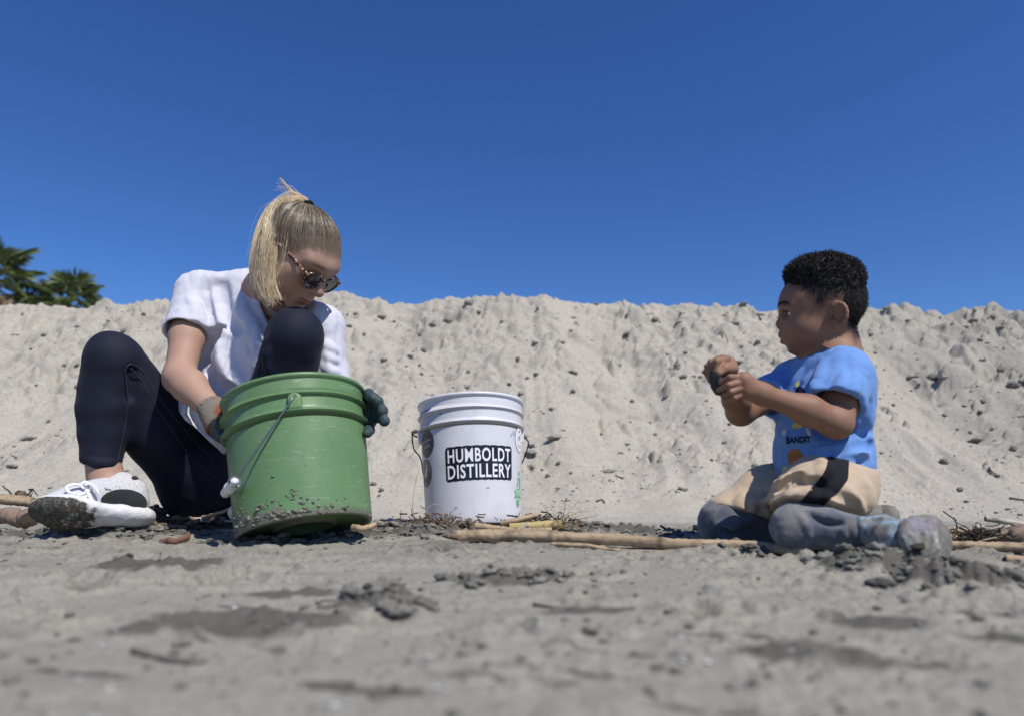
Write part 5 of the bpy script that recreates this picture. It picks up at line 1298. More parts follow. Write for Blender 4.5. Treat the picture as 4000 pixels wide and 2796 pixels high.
# far hand: fist seen from the thumb side
b.cone(bwrF, at(2832, 1440, 1.292), .018, .020, .012); b.ell(at(2836, 1428, 1.29), (.021, .020, .019), None, .010)
for ch in ([(2838, 1402, 1.270), (2800, 1412, 1.250), (2796, 1452, 1.252)], [(2822, 1399, 1.284), (2778, 1416, 1.264), (2780, 1464, 1.264)], [(2806, 1404, 1.30), (2765, 1432, 1.281), (2775, 1476, 1.279)], [(2796, 1416, 1.315), (2760, 1452, 1.299), (2776, 1488, 1.293)]):
    b.chain(A(*ch), [.0076, .0070, .0054], .0026)
b.chain(A((2862, 1440, 1.272), (2834, 1440, 1.252), (2809, 1458, 1.246)), [.0115, .0090, .0066], .006)
FD = rng.normal(size=3)
def btint(V):
    L = BH.l(V); C = np.ones((len(V), 3)); head = np.linalg.norm(L - np.array([0, .01, .03]), axis=1) < .135
    lip = sst(.0150, .0105, np.abs(L[:, 2] + .0470)) * sst(.020, .013, np.abs(L[:, 0])) * (L[:, 1] > .0815); C = C * (1 - lip[:, None]) + np.array([.86, .58, .62]) * lip[:, None]
    # clipped hair fading into the skin
    line = np.interp(L[:, 1], [-.07, -.045, -.030, -.012, .010, .028, .050, .066, .085, .1], [-.035, -.058, -.030, .028, .022, .006, .030, .048, .066, .072])
    fade = sst(-.008, .030, L[:, 2] - line + .006 * vn3(L, 90, 2) + .004 * vn3(L, 300, 4)) * head * ((L[:, 2] > -.07) & ((L[:, 1] < .075) | (L[:, 2] > .05)))
    ear = (np.abs(L[:, 0]) > .0655) & (np.abs(L[:, 1] + .008) < .022) & (np.abs(L[:, 2]) < .03); fade = np.where(ear, 0, fade)
    C *= (1 - fade[:, None] * np.array([.90, .86, .80]))
    brow = np.exp(-((np.abs(L[:, 0]) - .029) / .016) ** 4 - ((L[:, 2] - .0265 + .16 * np.abs(np.abs(L[:, 0]) - .027)) / .0042) ** 2) * (L[:, 1] > .05) * head; C *= (1 - .82 * brow[:, None])
    q = L - np.array([.0, 0, 0]); ax_ = np.abs(L[:, 0]); lash = np.exp(-((ax_ - .030) / .0105) ** 4 - ((L[:, 2] - .0105) / .0022) ** 2) * (L[:, 1] > .068) * head; C *= (1 - .80 * lash[:, None])
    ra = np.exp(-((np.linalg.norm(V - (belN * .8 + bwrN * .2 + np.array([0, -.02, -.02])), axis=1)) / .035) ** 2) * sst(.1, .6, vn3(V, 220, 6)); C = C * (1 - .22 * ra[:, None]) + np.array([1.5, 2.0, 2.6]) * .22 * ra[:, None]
    return C
bbody = sdf_part(b, .0020, 'body', M_skinB, boy, btint)
# eyes
M_eye = mat('eye', (.8, .8, .8), .12, .6); n = N(M_eye); n.base(n.attr())
for sx in (-1, 1):
    V, F = ico(4); V = V * .0112; look = nrm((0, 1, -.18)); a_ = np.arccos(np.clip((V / .0112) @ look, -1, 1))
    C = np.where((a_ < .22)[:, None], np.array([.004, .004, .004]), np.where((a_ < .50)[:, None], np.array([.009, .0055, .0045]), np.array([.72, .70, .70])))
    mesh_obj('eye', BH.w(V + np.array([sx * .0293, .0748, .006])), F, M_eye, boy, True, C)
# lashes and brows
M_lash = mat('lash_black', (.006, .005, .005), .6, .2)
for sx in (-1, 1):
    Rl = rot_e(sx * -.5, 0, sx * .10); c_ = np.array([sx * .0295, .0735, .006])
    up_l = [c_ + rot_e(-sx * q, 0, 0) @ np.array([0, .0134 * math.cos(e_), .0126 * math.sin(e_)]) for q, e_ in zip(np.linspace(-.35, 1.05, 9), (.10, .25, .33, .36, .36, .33, .27, .18, .08))]
    mb = MB(); mb.tube([BH.w(p) for p in up_l], [.0006, .0011, .0014, .0016, .0017, .0017, .0016, .0013, .0007], 6); mb.build('eyelash', M_lash, boy)
    bp = BH.w(np.array([(sx * x_, .13, z_) for x_, z_ in ((.012, .0235), (.020, .0270), (.029, .0290), (.038, .0275), (.045, .0235))])); Pd = drape(b, bp, BH.R @ np.array([0, 1.0, 0]), 0)
    n_b = 60; r8 = np.random.default_rng(3); tb_ = r8.random(n_b); P8 = spline(Pd, 60)[(tb_ * 59).astype(int)] + BH.R @ np.array([0, .0004, 0]) + (BH.R[:, 2] * .0016) * .5 * r8.normal(size=(n_b, 1)) * (1 - .6 * tb_[:, None])
    dv8 = (BH.R @ nrm((sx * .9, -.25, .35)))[None] + r8.normal(size=(n_b, 3)) * .15; Cv8 = P8[:, None] + dv8[:, None] * (np.linspace(0, .0048, 4))[None, :, None]
    V8_, F8_, C8_ = strands(Cv8, np.array([.0005, .0005, .0004, .0002]), np.ones((n_b, 3))); mesh_obj('eyebrow', V8_, F8_, M_lash, boy)
# hair: tight curls, high on top, clipped at the sides
M_curl = mat('black_curls', (.010, .0085, .008), .62, .35); n = N(M_curl); n.base(n.mix(n.noise(300, 2, .5), (.006, .005, .005), (.020, .016, .014)))
hc = SDF(); BH.ell(hc, (0, .012, .052), (.0650, .0775, .0680)); BH.ell(hc, (0, .018, .093), (.050, .068, .034), .03)
hcut = BH.R @ nrm((0, .50, -.86)); hc.slab(BH.w(0, .090, .070), hcut, .010); hc.slab(BH.w(0, -.02, .042), BH.R @ nrm((0, -.42, -1)), .02)
hc.dispamp = .006; hc.disp = lambda P: .0035 * vn3(P, 110, 2) + .0020 * vn3(P, 240, 7)
V, F = hc.polygonize(.0024); bhair = mesh_obj('hair', V, F, M_curl, boy)
hr = np.random.default_rng(5); pick = hr.integers(0, len(V), 8500); P0 = V[pick] ; G0 = sgrad(hc, P0, .004); zl = BH.l(P0)[:, 2]
kk = 6; t = np.linspace(0, 1, kk); ln = (.003 + .008 * sst(.05, .11, zl)) * hr.uniform(.5, 1.15, len(P0)); a0 = hr.uniform(0, 6.28, len(P0))
e1 = np.cross(G0, [.3, .5, .8]); e1 /= np.linalg.norm(e1, axis=1, keepdims=True); e2 = np.cross(G0, e1); rc = .0022 * sst(.04, .10, zl) + .0008
ang = a0[:, None] + t[None] * 5.0
Cv = P0[:, None] - G0[:, None] * .001 + G0[:, None] * (ln[:, None] * t)[..., None] + (rc[:, None] * np.cos(ang) * t[None] ** .5)[..., None] * e1[:, None] + (rc[:, None] * np.sin(ang) * t[None] ** .5)[..., None] * e2[:, None]
Vs, Fs, Cs = strands(Cv, np.linspace(.0007, .0004, kk), np.ones((len(P0), 3))); mesh_obj('hair_strands', Vs, Fs, M_curl, bhair)
# clipped stubble over the fade
n_s = 12000; dv = hr.normal(size=(n_s, 3)); dv /= np.linalg.norm(dv, axis=1, keepdims=True); cand = np.array([0, .006, .03]) + dv * .12
cw = BH.w(cand); ctr = BH.w(0, .006, .03); nn = (cw - ctr) / .12; Q = drape(b, cw, nn, .0) ; L = BH.l(Q)
line = np.interp(L[:, 1], [-.07, -.045, -.030, -.012, .010, .028, .050, .066, .085, .1], [-.035, -.058, -.030, .028, .022, .006, .030, .048, .066, .072])
ear = (np.abs(L[:, 0]) > .064) & (np.abs(L[:, 1] + .008) < .026) & (L[:, 2] < .032)
ok = (L[:, 2] > line + .004 + .022 * hr.random(n_s)) & ~ear & (L[:, 2] < .085) & ((L[:, 2] > -.045) | (L[:, 1] < -.052)) & (L[:, 2] > -.058) & (np.abs(b.ev(Q)) < .002); Q = Q[ok]; gq_ = sgrad(b, Q); dn = BH.w(0, -.3, -1) - BH.w(0, 0, 0)
ln = .0014 + .0032 * sst(.0, .05, (L[ok][:, 2] - line[ok])); t = np.linspace(0, 1, 3)
Cv = Q[:, None] + (gq_ * .55 + dn * .5)[:, None] * (ln[:, None] * t)[..., None] + hr.normal(size=(len(Q), 1, 3)) * .0016 * t[None, :, None]
Vs, Fs, Cs = strands(Cv, np.linspace(.00045, .0003, 3), np.ones((len(Q), 3))); mesh_obj('hair_stubble', Vs, Fs, M_curl, bhair)

# T-shirt
M_tee = cloth_material('blue_cotton', (.130, .262, .565), (.150, .292, .60), 520, .30, .85, .12)
s = SDF()
s.ell(at(3243, 1540, 1.42), (.079, .108, .112), None, .04); s.ell(at(3200, 1725, 1.415), (.081, .104, .105), None, .05); s.ell(at(3215, 1812, 1.41), (.086, .106, .07), None, .04); s.ell(at(3280, 1815, 1.38), (.042, .075, .045), None, .03)
s.cone(bneck + np.array([.022, 0, -.028]), bshN, .038, .042, .03); s.cone(bneck + np.array([-.005, .0, -.050]), bshF, .034, .042, .03)
slN = at(3268, 1580, 1.290); s.cone(bshN, slN, .0445, .050, .02); slF = at(2994, 1556, 1.462); s.cone(bshF, slF, .050, .044, .025)
sb = s.copy()
ridge(s, sb, [(3395, 1700), (3340, 1715), (3270, 1745), (3200, 1770)], .013, .0035, .014); ridge(s, sb, [(3385, 1760), (3330, 1765), (3250, 1790), (3180, 1800)], .012, .0035, .014); ridge(s, sb, [(3240, 1700), (3300, 1690), (3370, 1675)], .010, .003, .012)
valley(s, sb, [(3390, 1730), (3330, 1742), (3255, 1775)], .012, .009, .010); valley(s, sb, [(3395, 1682), (3330, 1700), (3230, 1722)], .010, .0075, .009); valley(s, sb, [(3375, 1800), (3310, 1795), (3240, 1815)], .010, .0075, .009)
ridge(s, sb, [(3395, 1560), (3380, 1620), (3390, 1660)], .010, .003, .012); valley(s, sb, [(3372, 1570), (3358, 1630), (3330, 1670)], .012, .009, .010)
ridge(s, sb, [(3215, 1420), (3190, 1500), (3180, 1560)], .010, .004, .016); ridge(s, sb, [(3130, 1450), (3100, 1520), (3080, 1580)], .008, .004, .014); ridge(s, sb, [(3165, 1460), (3140, 1530), (3110, 1600)], .008, .0025, .011)
ridge(s, sb, [(3300, 1460), (3285, 1510), (3255, 1545)], .008, .0025, .011); ridge(s, sb, [(3345, 1460), (3335, 1510), (3320, 1545)], .008, .0025, .011)
ridge(s, sb, [(3060, 1480), (3030, 1510), (3000, 1530)], .007, .003, .012); ridge(s, sb, [(3050, 1820), (3110, 1805), (3170, 1815)], .008, .004, .014); ridge(s, sb, [(3042, 1700), (3090, 1720), (3140, 1710)], .006, .003, .014)
dN = nrm(slN - bshN); dF = nrm(slF - bshF)
s.cone(slN - dN * .022, slN + dN * .06, .0385, .049, .003, 's'); s.slab(slN, nrm(dN + np.array([0, 0, -.5])), .003, lim=.075); s.slab(slF, dF, .003, lim=.06); s.cone(slF - dF * .02, slF + dF * .05, .036, .042, .003, 's')
nd = nrm(BH.w(0, 0, 0) - bneck); s.cone(bneck + np.array([-.024, -.004, -.024]), bneck + nd * .10 + np.array([-.035, 0, 0]), .042, .064, .004, 's')
s.slab(at(3220, 1868, 1.41), (0, 0, -1), .006, lim=.2)
s.dispamp = .005; s.disp = lambda P: .0046 * (.22 - np.abs(vn3(P + .015 * vn3(P, 18, 8)[..., None], 22, 3))) + .0024 * (.2 - np.abs(vn3(P, 52, 5)))
btee = sdf_part(s, .0028, 'shirt', M_tee, boy)
# neck rib
# trousers
M_grey = cloth_material('grey_fleece', (.062, .068, .092), (.120, .128, .165), 600, .3, .9, .4); n = N(M_grey)
dirtm = n.ramp(n.noise(16, 6, .75), [(.45, (0, 0, 0)), (.60, (1, 1, 1))]); old = M_grey.node_tree.nodes['Principled BSDF'].inputs['Base Color'].links[0].from_socket
n.base(n.mix(n.math('MULTIPLY', dirtm, .75), old, (.215, .207, .18)))
knN, ankN = A((3100, 2064, 1.24), (3400, 2092, 1.20)); knF, ankF = A((2828, 2040, 1.46), (3300, 2075, 1.58))
hpN, hpF = A((3255, 1890, 1.36), (3195, 1885, 1.50))
g = SDF()
g.chain([hpN, knN], [.058, .036], .02); g.chain([knN, at(3235, 2062, 1.22), ankN], [.0350, .0335, .0265], .012); g.ell(knN + np.array([.004, -.003, .002]), (.0350, .0335, .0360), None, .018)
g.chain([hpF, knF], [.062, .046], .02); g.chain([knF, at(3050, 2075, 1.52), ankF], [.044, .042, .034], .012); g.ell(knF + np.array([-.004, 0, .002]), (.044, .044, .048), None, .02)
gb0 = g.copy()
ridge(g, gb0, [(3120, 2010), (3150, 2050), (3165, 2095)], .005, .0025, .007); ridge(g, gb0, [(3352, 2030), (3335, 2065), (3338, 2110)], .0055, .002, .006); ridge(g, gb0, [(3310, 2025), (3292, 2065), (3300, 2100)], .005, .002, .006); ridge(g, gb0, [(3372, 2040), (3362, 2075), (3366, 2110)], .005, .002, .006); valley(g, gb0, [(3180, 2015), (3230, 2035), (3280, 2040)], .006, .004, .007); ridge(g, gb0, [(3170, 2000), (3240, 2018), (3310, 2018)], .005, .002, .007)
ridge(g, gb0, [(2800, 2050), (2860, 2056), (2915, 2035), (2950, 2010)], .008, .003, .012); valley(g, gb0, [(2820, 2072), (2880, 2075), (2935, 2060)], .008, .005, .010)
g.dispamp = .005; g.disp = lambda P: .0050 * (.22 - np.abs(vn3(P * np.array([1, 1, .6]), 26, 3))) + .0018 * (.2 - np.abs(vn3(P, 60, 5)))
btr = sdf_part(g, .0028, 'trousers', M_grey, boy)
# shorts
M_tan = cloth_material('tan_waffle', (.46, .355, .245), (.51, .395, .28), 330, .5, .9, .15)
M_tan.node_tree.nodes['Principled BSDF']
q = SDF()
q.ell(at(3262, 1895, 1.42), (.058, .105, .085), None, .03); q.ell(at(3230, 1890, 1.42), (.075, .100, .060), None, .03)
q.chain([hpN + np.array([0, 0, .01]), hpN * .45 + knN * .55 + np.array([.004, 0, .010]), knN + np.array([.004, .002, .006])], [.074, .066, .050], .03); q.ell(at(3298, 1945, 1.33), (.040, .055, .058), None, .03)
q.chain([hpF, hpF * .45 + knF * .55 + np.array([0, 0, .006]), knF + np.array([.012, 0, .008])], [.074, .064, .052], .03)
qb = q.copy()
ridge(q, qb, [(3020, 1905), (3060, 1890), (3110, 1860), (3180, 1835)], .010, .003, .014); ridge(q, qb, [(3035, 1930), (3090, 1900), (3150, 1880), (3220, 1860)], .008, .003, .012); valley(q, qb, [(3045, 1918), (3100, 1882), (3170, 1858)], .008, .006, .009)
ridge(q, qb, [(3205, 1790), (3222, 1830), (3190, 1850), (3150, 1860)], .010, .003, .012); ridge(q, qb, [(3060, 1950), (3110, 1925), (3170, 1915)], .007, .003, .012); valley(q, qb, [(3120, 1905), (3180, 1890), (3215, 1895)], .007, .005, .009)
ridge(q, qb, [(3310, 1900), (3345, 1950), (3365, 1995)], .007, .003, .012); valley(q, qb, [(3260, 1930), (3310, 1955), (3345, 1995)], .008, .005, .010); ridge(q, qb, [(3380, 1880), (3395, 1940), (3390, 1985)], .007, .003, .012)
for x0 in (2860, 2910, 2960): ridge(q, qb, [(x0 + 60, 1930), (x0 + 30, 1965), (x0 + 35, 2000)], .006, .003, .012)
q.slab(at(3303, 1790, 1.36), (.26, -.25, .93), .004, lim=.11)
q.slab(at(3190, 1982, 1.27), (-.12, -.28, -.95), .004, lim=.145); q.slab(at(2899, 2003, 1.45), (-.30, -.10, -.95), .004, lim=.135)
q.dispamp = .005; q.disp = lambda P: .0048 * (.22 - np.abs(vn3(P * np.array([1, 1, .7]), 24, 3))) + .0018 * (.2 - np.abs(vn3(P, 58, 5)))
bsh = sdf_part(q, .0028, 'shorts', M_tan, boy)
# black side stripe: lies on the shorts
M_blk = cloth_material('black_stripe', (.010, .010, .013), (.016, .016, .02), 500, .3, .95, .0)
rows = []
for t_ in np.linspace(0, 1, 26):
    l_ = spline([(3236, 1785, 0), (3225, 1830, 0), (3190, 1880, 0), (3140, 1940, 0), (3116, 1966, 0)], 26)[int(t_ * 25)]; r_ = spline([(3318, 1790, 0), (3312, 1840, 0), (3302, 1885, 0), (3244, 1945, 0), (3212, 1973, 0)], 26)[int(t_ * 25)]
    rows.append([(l_[0] + (r_[0] - l_[0]) * u, l_[1] + (r_[1] - l_[1]) * u) for u in np.linspace(0, 1, 12)])
P = hits(q, [p for r in rows for p in r], .8, 1.6); P = P + sgrad(q, P, .003) * .0022; mesh_obj('side_stripe', P, grid_faces(26, 12), M_blk, bsh)
# shoes, caked in wet sand
M_bshoe = mat('blue_shoe', (.2, .3, .4), .7, .3); n = N(M_bshoe); n.base(n.mix(n.ramp(n.noise(26, 6, .72), [(.37, (0, 0, 0)), (.53, (1, 1, 1))]), n.attr(), n.ramp(n.noise(110, 4, .7), [(.3, (.12, .115, .10)), (.7, (.24, .225, .19))]))); n.normal(n.bump(n.noise(60, 5, .75), .7, .005))
nS_ = nrm((.50, -.85, .16)); aS = nrm(np.cross((0, 0, 1), nS_)); aS = -aS if aS[0] < 0 else aS
sc_ = at(3622, 2100, 1.13); up_s = SDF(); so_s = SDF()
tS = np.cross(nS_, aS)
so_s.ell(sc_ + aS * .020, (.046, .036, .013), np.stack([aS, tS, nS_], 1), .02); so_s.ell(sc_ - aS * .034, (.034, .031, .013), np.stack([aS, tS, nS_], 1), .02); so_s.ell(sc_ - aS * .01, (.05, .030, .011), np.stack([aS, tS, nS_], 1), .02)
so_b = so_s.copy(); so_s.dispamp = .003; so_s.disp = lambda P: .0016 * vn3(P, 110, 2) + .0012 * np.abs(np.sin((P @ aS.astype(np.float32)) * 260)) * ((P - sc_.astype(np.float32)) @ nS_.astype(np.float32) > .004)
b0 = sc_ - nS_ * .012
up_s.ell(b0 + aS * .018 - nS_ * .010, (.042, .032, .026), np.stack([aS, tS, nS_], 1), .03); up_s.ell(b0 - aS * .035 - nS_ * .020, (.032, .030, .036), np.stack([aS, tS, nS_], 1), .03)
up_s.cone(b0 - aS * .036 - nS_ * .03, ankN + np.array([.018, 0, .002]), .031, .037, .02)
up_s.ell(at(3360, 2060, 1.19), (.012, .02, .02), None, .02)
def shoec(V):
    L_ = (V - sc_) @ nS_; st = np.sin((V @ aS) * 230) > .2; C = np.where(st[:, None], np.array([.24, .38, .50]), np.array([.22, .32, .40])); d_ = np.linalg.norm(V - ankN - np.array([.018, 0, .002]), axis=1)
    C[(d_ < .052)] = (.33, .50, .66); return C
up_s.dispamp = .003; up_s.disp = lambda P: .0022 * vn3(P, 90, 5)
shN = sdf_part(up_s, .0028, 'shoe', M_bshoe, boy, shoec)
def solec(V):
    d_ = V - sc_; x_ = d_ @ aS; z_ = d_ @ tS * (1 if tS[2] > 0 else -1); C = np.full((len(V), 3), .30)
    C[(z_ > .010)] = (.24, .22, .28); C[(np.abs(z_) < .008) & (x_ > -.01)] = (.55, .55, .53); C[((x_ - .022) / .022) ** 2 + ((z_ + .006) / .017) ** 2 < 1] = (.25, .24, .21); return C
sdf_part(so_s, .0026, 'sole', M_bshoe, shN, solec)
fs = SDF(); fs.ell(at(3425, 2035, 1.60), (.040, .05, .034), None, .02); fs.cone(at(3425, 2035, 1.60), ankF, .03, .034, .02); fs.dispamp = .002; fs.disp = lambda P: .002 * vn3(P, 80, 3)
shF_ = sdf_part(fs, .0036, 'shoe', M_bshoe, boy, lambda V: np.tile(np.array([.33, .50, .66]), (len(V), 1)))
fs = SDF(); fs.ell(at(3452, 2025, 1.585), (.022, .05, .034), rot_e(0, 0, .5), .02); sdf_part(fs, .0036, 'sole', M_bshoe, shF_, lambda V: np.tile(np.array([.2, .19, .17]), (len(V), 1)))
# printed lettering and plain colour patches on the front of the shirt
def print_text(txt, a, c, hgt, base, m_, parent, name='lettering', foff=.02):
    cu = bpy.data.curves.new('lettering', 'FONT'); cu.body = txt; cu.offset = foff; cu.resolution_u = 3
    o = bpy.data.objects.new('lettering', cu); COL.objects.link(o); bpy.context.view_layer.update(); me = bpy.data.meshes.new_from_object(o.evaluated_get(bpy.context.evaluated_depsgraph_get()))
    V = np.array([v.co[:] for v in me.vertices]); F = [tuple(p.vertices) for p in me.polygons]; bpy.data.objects.remove(o); bpy.data.meshes.remove(me)
    lo, hi = V.min(0), V.max(0); u_ = (V[:, 0] - lo[0]) / (hi[0] - lo[0]); v_ = (V[:, 1] - lo[1]) / (hi[1] - lo[1])
    pix = np.stack([a[0] + (c[0] - a[0]) * u_, a[1] + (c[1] - a[1]) * u_ - hgt * v_], 1); P = hits(base, pix, .9, 1.5); P = P + sgrad(base, P, .003) * .0012
    return mesh_obj(name, P, F, m_, parent, False)
def print_patch(cx, cy, rx, ry, rot, base, m_, parent, lift=.0010):
    k_ = 24; pix = []
    for r_ in (1, .66, .33):
        for q_ in np.arange(k_) * 2 * np.pi / k_: x, y = rx * r_ * math.cos(q_), ry * r_ * math.sin(q_); pix.append((cx + x * math.cos(rot) - y * math.sin(rot), cy + x * math.sin(rot) + y * math.cos(rot)))
    pix.append((cx, cy)); P = hits(base, pix, .9, 1.5); P = P + sgrad(base, P, .003) * lift
    F = [(r_ * k_ + i, r_ * k_ + (i + 1) % k_, (r_ + 1) * k_ + (i + 1) % k_, (r_ + 1) * k_ + i) for r_ in range(2) for i in range(k_)] + [(2 * k_ + i, 2 * k_ + (i + 1) % k_, 3 * k_) for i in range(k_)]
    return mesh_obj('print', P, F, m_, parent, False)
def pm(name, c): return mat(name, c, .8, .2)
M_pn, M_po, M_pc, M_py, M_pw = pm('navy_ink', (.012, .016, .05)), pm('orange_ink', (.42, .16, .045)), pm('cream_ink', (.60, .56, .36)), pm('yellow_ink', (.60, .50, .12)), pm('white_ink', (.55, .62, .70))
print_text('BANDIT', (3072, 1731), (3166, 1727), 25, s, M_pn, btee, 'lettering', .042)
print_patch(3108, 1788, 30, 36, -.25, s, M_po, btee); print_patch(3066, 1828, 12, 9, -.6, s, M_pc, btee)
print_patch(3118, 1660, 24, 13, -.15, s, M_py, btee); print_patch(3064, 1690, 10, 14, .3, s, M_pw, btee); print_patch(3158, 1682, 9, 22, -.2, s, M_pw, btee)
print_patch(3126, 1530, 18, 22, -.2, s, M_pn, btee); print_patch(3116, 1500, 6, 14, .5, s, M_py, btee, .0018)

# the dark shell he is prising at: two thin valves
sc = at(2815, 1492, 1.262); shell = empty('sea_shell', sc); tag(shell, 'dark gritty shell pinched between the boy\'s hands', 'shell')
M_shell = mat('dark_shell', (.03, .03, .03), .7, .4); n = N(M_shell); n.base(n.ramp(n.noise(120, 4, .7), [(.35, (.012, .012, .013)), (.6, (.05, .048, .045)), (.75, (.16, .15, .13))])); n.normal(n.bump(n.noise(200, 4, .7), .5, .002))
for k_, (pa, pb, ny) in enumerate((((2786, 1440, 1.250), (2812, 1545, 1.258), (-.55, -.75, -.2)), ((2850, 1452, 1.256), (2815, 1540, 1.262), (.35, -.85, .3)))):
    a_, c_ = at(*pa), at(*pb); v = SDF(); ax_ = nrm(c_ - a_); nn_ = nrm(np.asarray(ny) - ax_ * np.dot(ny, ax_)); R_ = np.stack([ax_, np.cross(nn_, ax_), nn_], 1); L_ = np.linalg.norm(c_ - a_) / 2
    v.ell((a_ + c_) / 2, (L_, L_ * .52, .0075), R_, .004); v.ell((a_ + c_) / 2 - nn_ * .003, (L_ * .93, L_ * .46, .0065), R_, .002, 's'); v.dispamp = .001; v.disp = lambda P: .0008 * vn3(P, 260, 3)
    sdf_part(v, .0016, 'valve', M_shell, shell)
# ------------------------------------------------------------------ canes, sticks and beach debris
def wood(name, a, b_, dark, sc_=(60, 60, 6)):
    m = mat(name, a, .75, .25); n = N(m)
    at_ = n.new('ShaderNodeTexCoord'); mp = n.new('ShaderNodeMapping'); mp.inputs['Scale'].default_value = sc_; n.ln(n.attr('grain'), mp.inputs['Vector'])
    g = n.noise(1.0, 5, .65, .3, mp.outputs['Vector']); st = n.noise(22, 5, .7)
    c = n.mix(n.ramp(g, [(.35, (0, 0, 0)), (.68, (1, 1, 1))]), b_, a); c = n.mix(n.ramp(st, [(.50, (0, 0, 0)), (.66, (1, 1, 1))]), c, dark)
    n.base(n.mix(1.0, c, n.attr(), 'MULTIPLY')); n.normal(n.bump(g, .35, .0015)); return m
M_cane = wood('dry_cane', (.49, .375, .245), (.31, .22, .13), (.17, .125, .085))
M_pale = wood('bleached_cane', (.52, .46, .38), (.40, .345, .275), (.22, .19, .15))
M_yell = wood('yellow_cane', (.50, .39, .17), (.38, .28, .12), (.12, .085, .04))
M_brn = wood('brown_stick', (.22, .155, .105), (.14, .10, .07), (.06, .045, .035))
M_dkw = wood('dark_twig', (.075, .058, .045), (.045, .036, .03), (.02, .018, .016))
def cane(name, label, cat_, pts, r0, r1, m_, nodes=(), group=None, seg=12, wob=.0, hollow=False, parent=None, n_=None, flat=None):
    n_ = n_ or max(14, 10 * len(pts)); P = spline(pts, n_); t = np.linspace(0, 1, n_); R = r0 + (r1 - r0) * t
    col = np.ones((n_, 3))
    for nd in nodes:
        k_ = np.exp(-((t - nd) / .012) ** 2); R = R * (1 + .16 * k_); col *= (1 - .55 * np.exp(-((t - nd) / .008) ** 2))[:, None]
    rr = np.random.default_rng(abs(hash((round(float(pts[0][0]), 3), round(float(pts[0][2]), 3)))) % 9999)
    if wob: P = P + np.stack([fbm2(t * 2.6 + rr.random() * 50, t * 0, 3, 3 + i) for i in range(3)], 1) * wob
    V, F = tube(P, R, seg, True, flat); dist = np.concatenate([[0], np.cumsum(np.linalg.norm(np.diff(P, axis=0), axis=1))])
    V = V + (V - np.repeat(P, seg, 0)) * (rr.normal(size=(len(V), 1)) * .05)
    if hollow:
        o = len(V); e = P[0] + (P[1] - P[0]) * .25; ring = V[:seg] * .66 + P[0] * .34; ring2 = ring + (e - P[0])
        F = [f for f in F if f != tuple(range(seg))[::-1]]; V = np.concatenate([V, ring, ring2])
        for j in range(seg): k_ = (j + 1) % seg; F += [(j, o + j, o + k_, k_), (o + j, o + seg + j, o + seg + k_, o + k_)]
        F.append(tuple(o + seg + j for j in range(seg))[::-1])
    o = mesh_obj(name, V, F, m_, parent, True, None)
    me = o.data; nv = len(V)
    me.polygons.foreach_set('use_smooth', np.array([len(p_.vertices) <= 4 for p_ in me.polygons], dtype=bool)); gr = np.zeros((nv, 3), np.float32); body = n_ * seg
    gr[:body, 0] = np.tile(np.cos(np.arange(seg) * 6.283 / seg), n_) * .02; gr[:body, 1] = np.tile(np.sin(np.arange(seg) * 6.283 / seg), n_) * .02; gr[:body, 2] = np.repeat(dist, seg)
    a_ = me.attributes.new('grain', 'FLOAT_VECTOR', 'POINT'); a_.data.foreach_set('vector', gr.ravel())
    c4 = np.ones((nv, 4), np.float32); c4[:body, :3] = np.repeat(col, seg, 0); c4[body:, :3] = .35
    ca = me.color_attributes.new('tint', 'FLOAT_COLOR', 'POINT'); ca.data.foreach_set('color', c4.ravel())
    if label: tag(o, label, cat_, group)
    return o
def gp(px, py, lift=.0):
    p = ground_at(px, py); p = np.array([p[0], p[1], float(ground_z(np.array([p[0]]), np.array([p[1]]))[0]) + lift]); return p
def on(px, py, Y): return at(px, py, Y)
# the long cane in front
cane('cane', 'long tan cane lying on the sand from the white bucket to the boy\'s knees', 'cane', [on(1785, 2094, 1.50), on(1990, 2090, 1.47), on(2200, 2098, 1.43), on(2430, 2108, 1.39), on(2640, 2124, 1.34), on(2900, 2130, 1.29), on(3140, 2152, 1.215)], .0135, .0090, M_cane, (.30, .625), hollow=True, n_=130, seg=16)
cane('splinter', 'ragged dark splinter at the near end of the long tan cane', 'stick', [on(1728, 2088, 1.49), on(1770, 2094, 1.49), on(1800, 2100, 1.49)], .004, .009, M_brn, wob=.003)
cane('stick', 'thin brown stick lying just before the long tan cane', 'stick', [on(2150, 2126, 1.40), on(2300, 2132, 1.37), on(2450, 2152, 1.33), on(2612, 2163, 1.29)], .0045, .0042, M_cane, (.55,), wob=.004)
# behind it, at the foot of the white bucket
cane('cane', 'short yellow cane beside the foot of the white bucket', 'cane', [on(1990, 2060, 1.66), on(2090, 2052, 1.66), on(2192, 2046, 1.67)], .0105, .0100, M_yell, (.35,), hollow=True)
cane('stick', 'split tan stick before the foot of the white bucket', 'stick', [on(1858, 2054, 1.62), on(1950, 2062, 1.60), on(2010, 2072, 1.58)], .0085, .0045, M_cane, wob=.003)
cane('stick', 'slanting brown stick propped on the yellow cane', 'stick', [on(1958, 2044, 1.70), on(2020, 2030, 1.69), on(2096, 2010, 1.70)], .0068, .0060, M_cane, wob=.002)
cane('stub', 'brown stub of wood standing upright before the white bucket', 'stub', [on(1846, 2074, 1.58), on(1838, 2052, 1.575), on(1829, 2027, 1.57)], .0085, .0075, M_brn, seg=7, wob=.002)
cane('splinter', 'pale splinter leaning on the yellow cane', 'stick', [on(2022, 2070, 1.60), on(2064, 2048, 1.60)], .0045, .0058, M_pale, seg=6)
cane('splinter', 'short flat piece of tan reed left of the dark clods', 'stick', [on(2040, 2070, 1.57), on(2155, 2068, 1.57)], .0052, .0062, M_cane, seg=6)
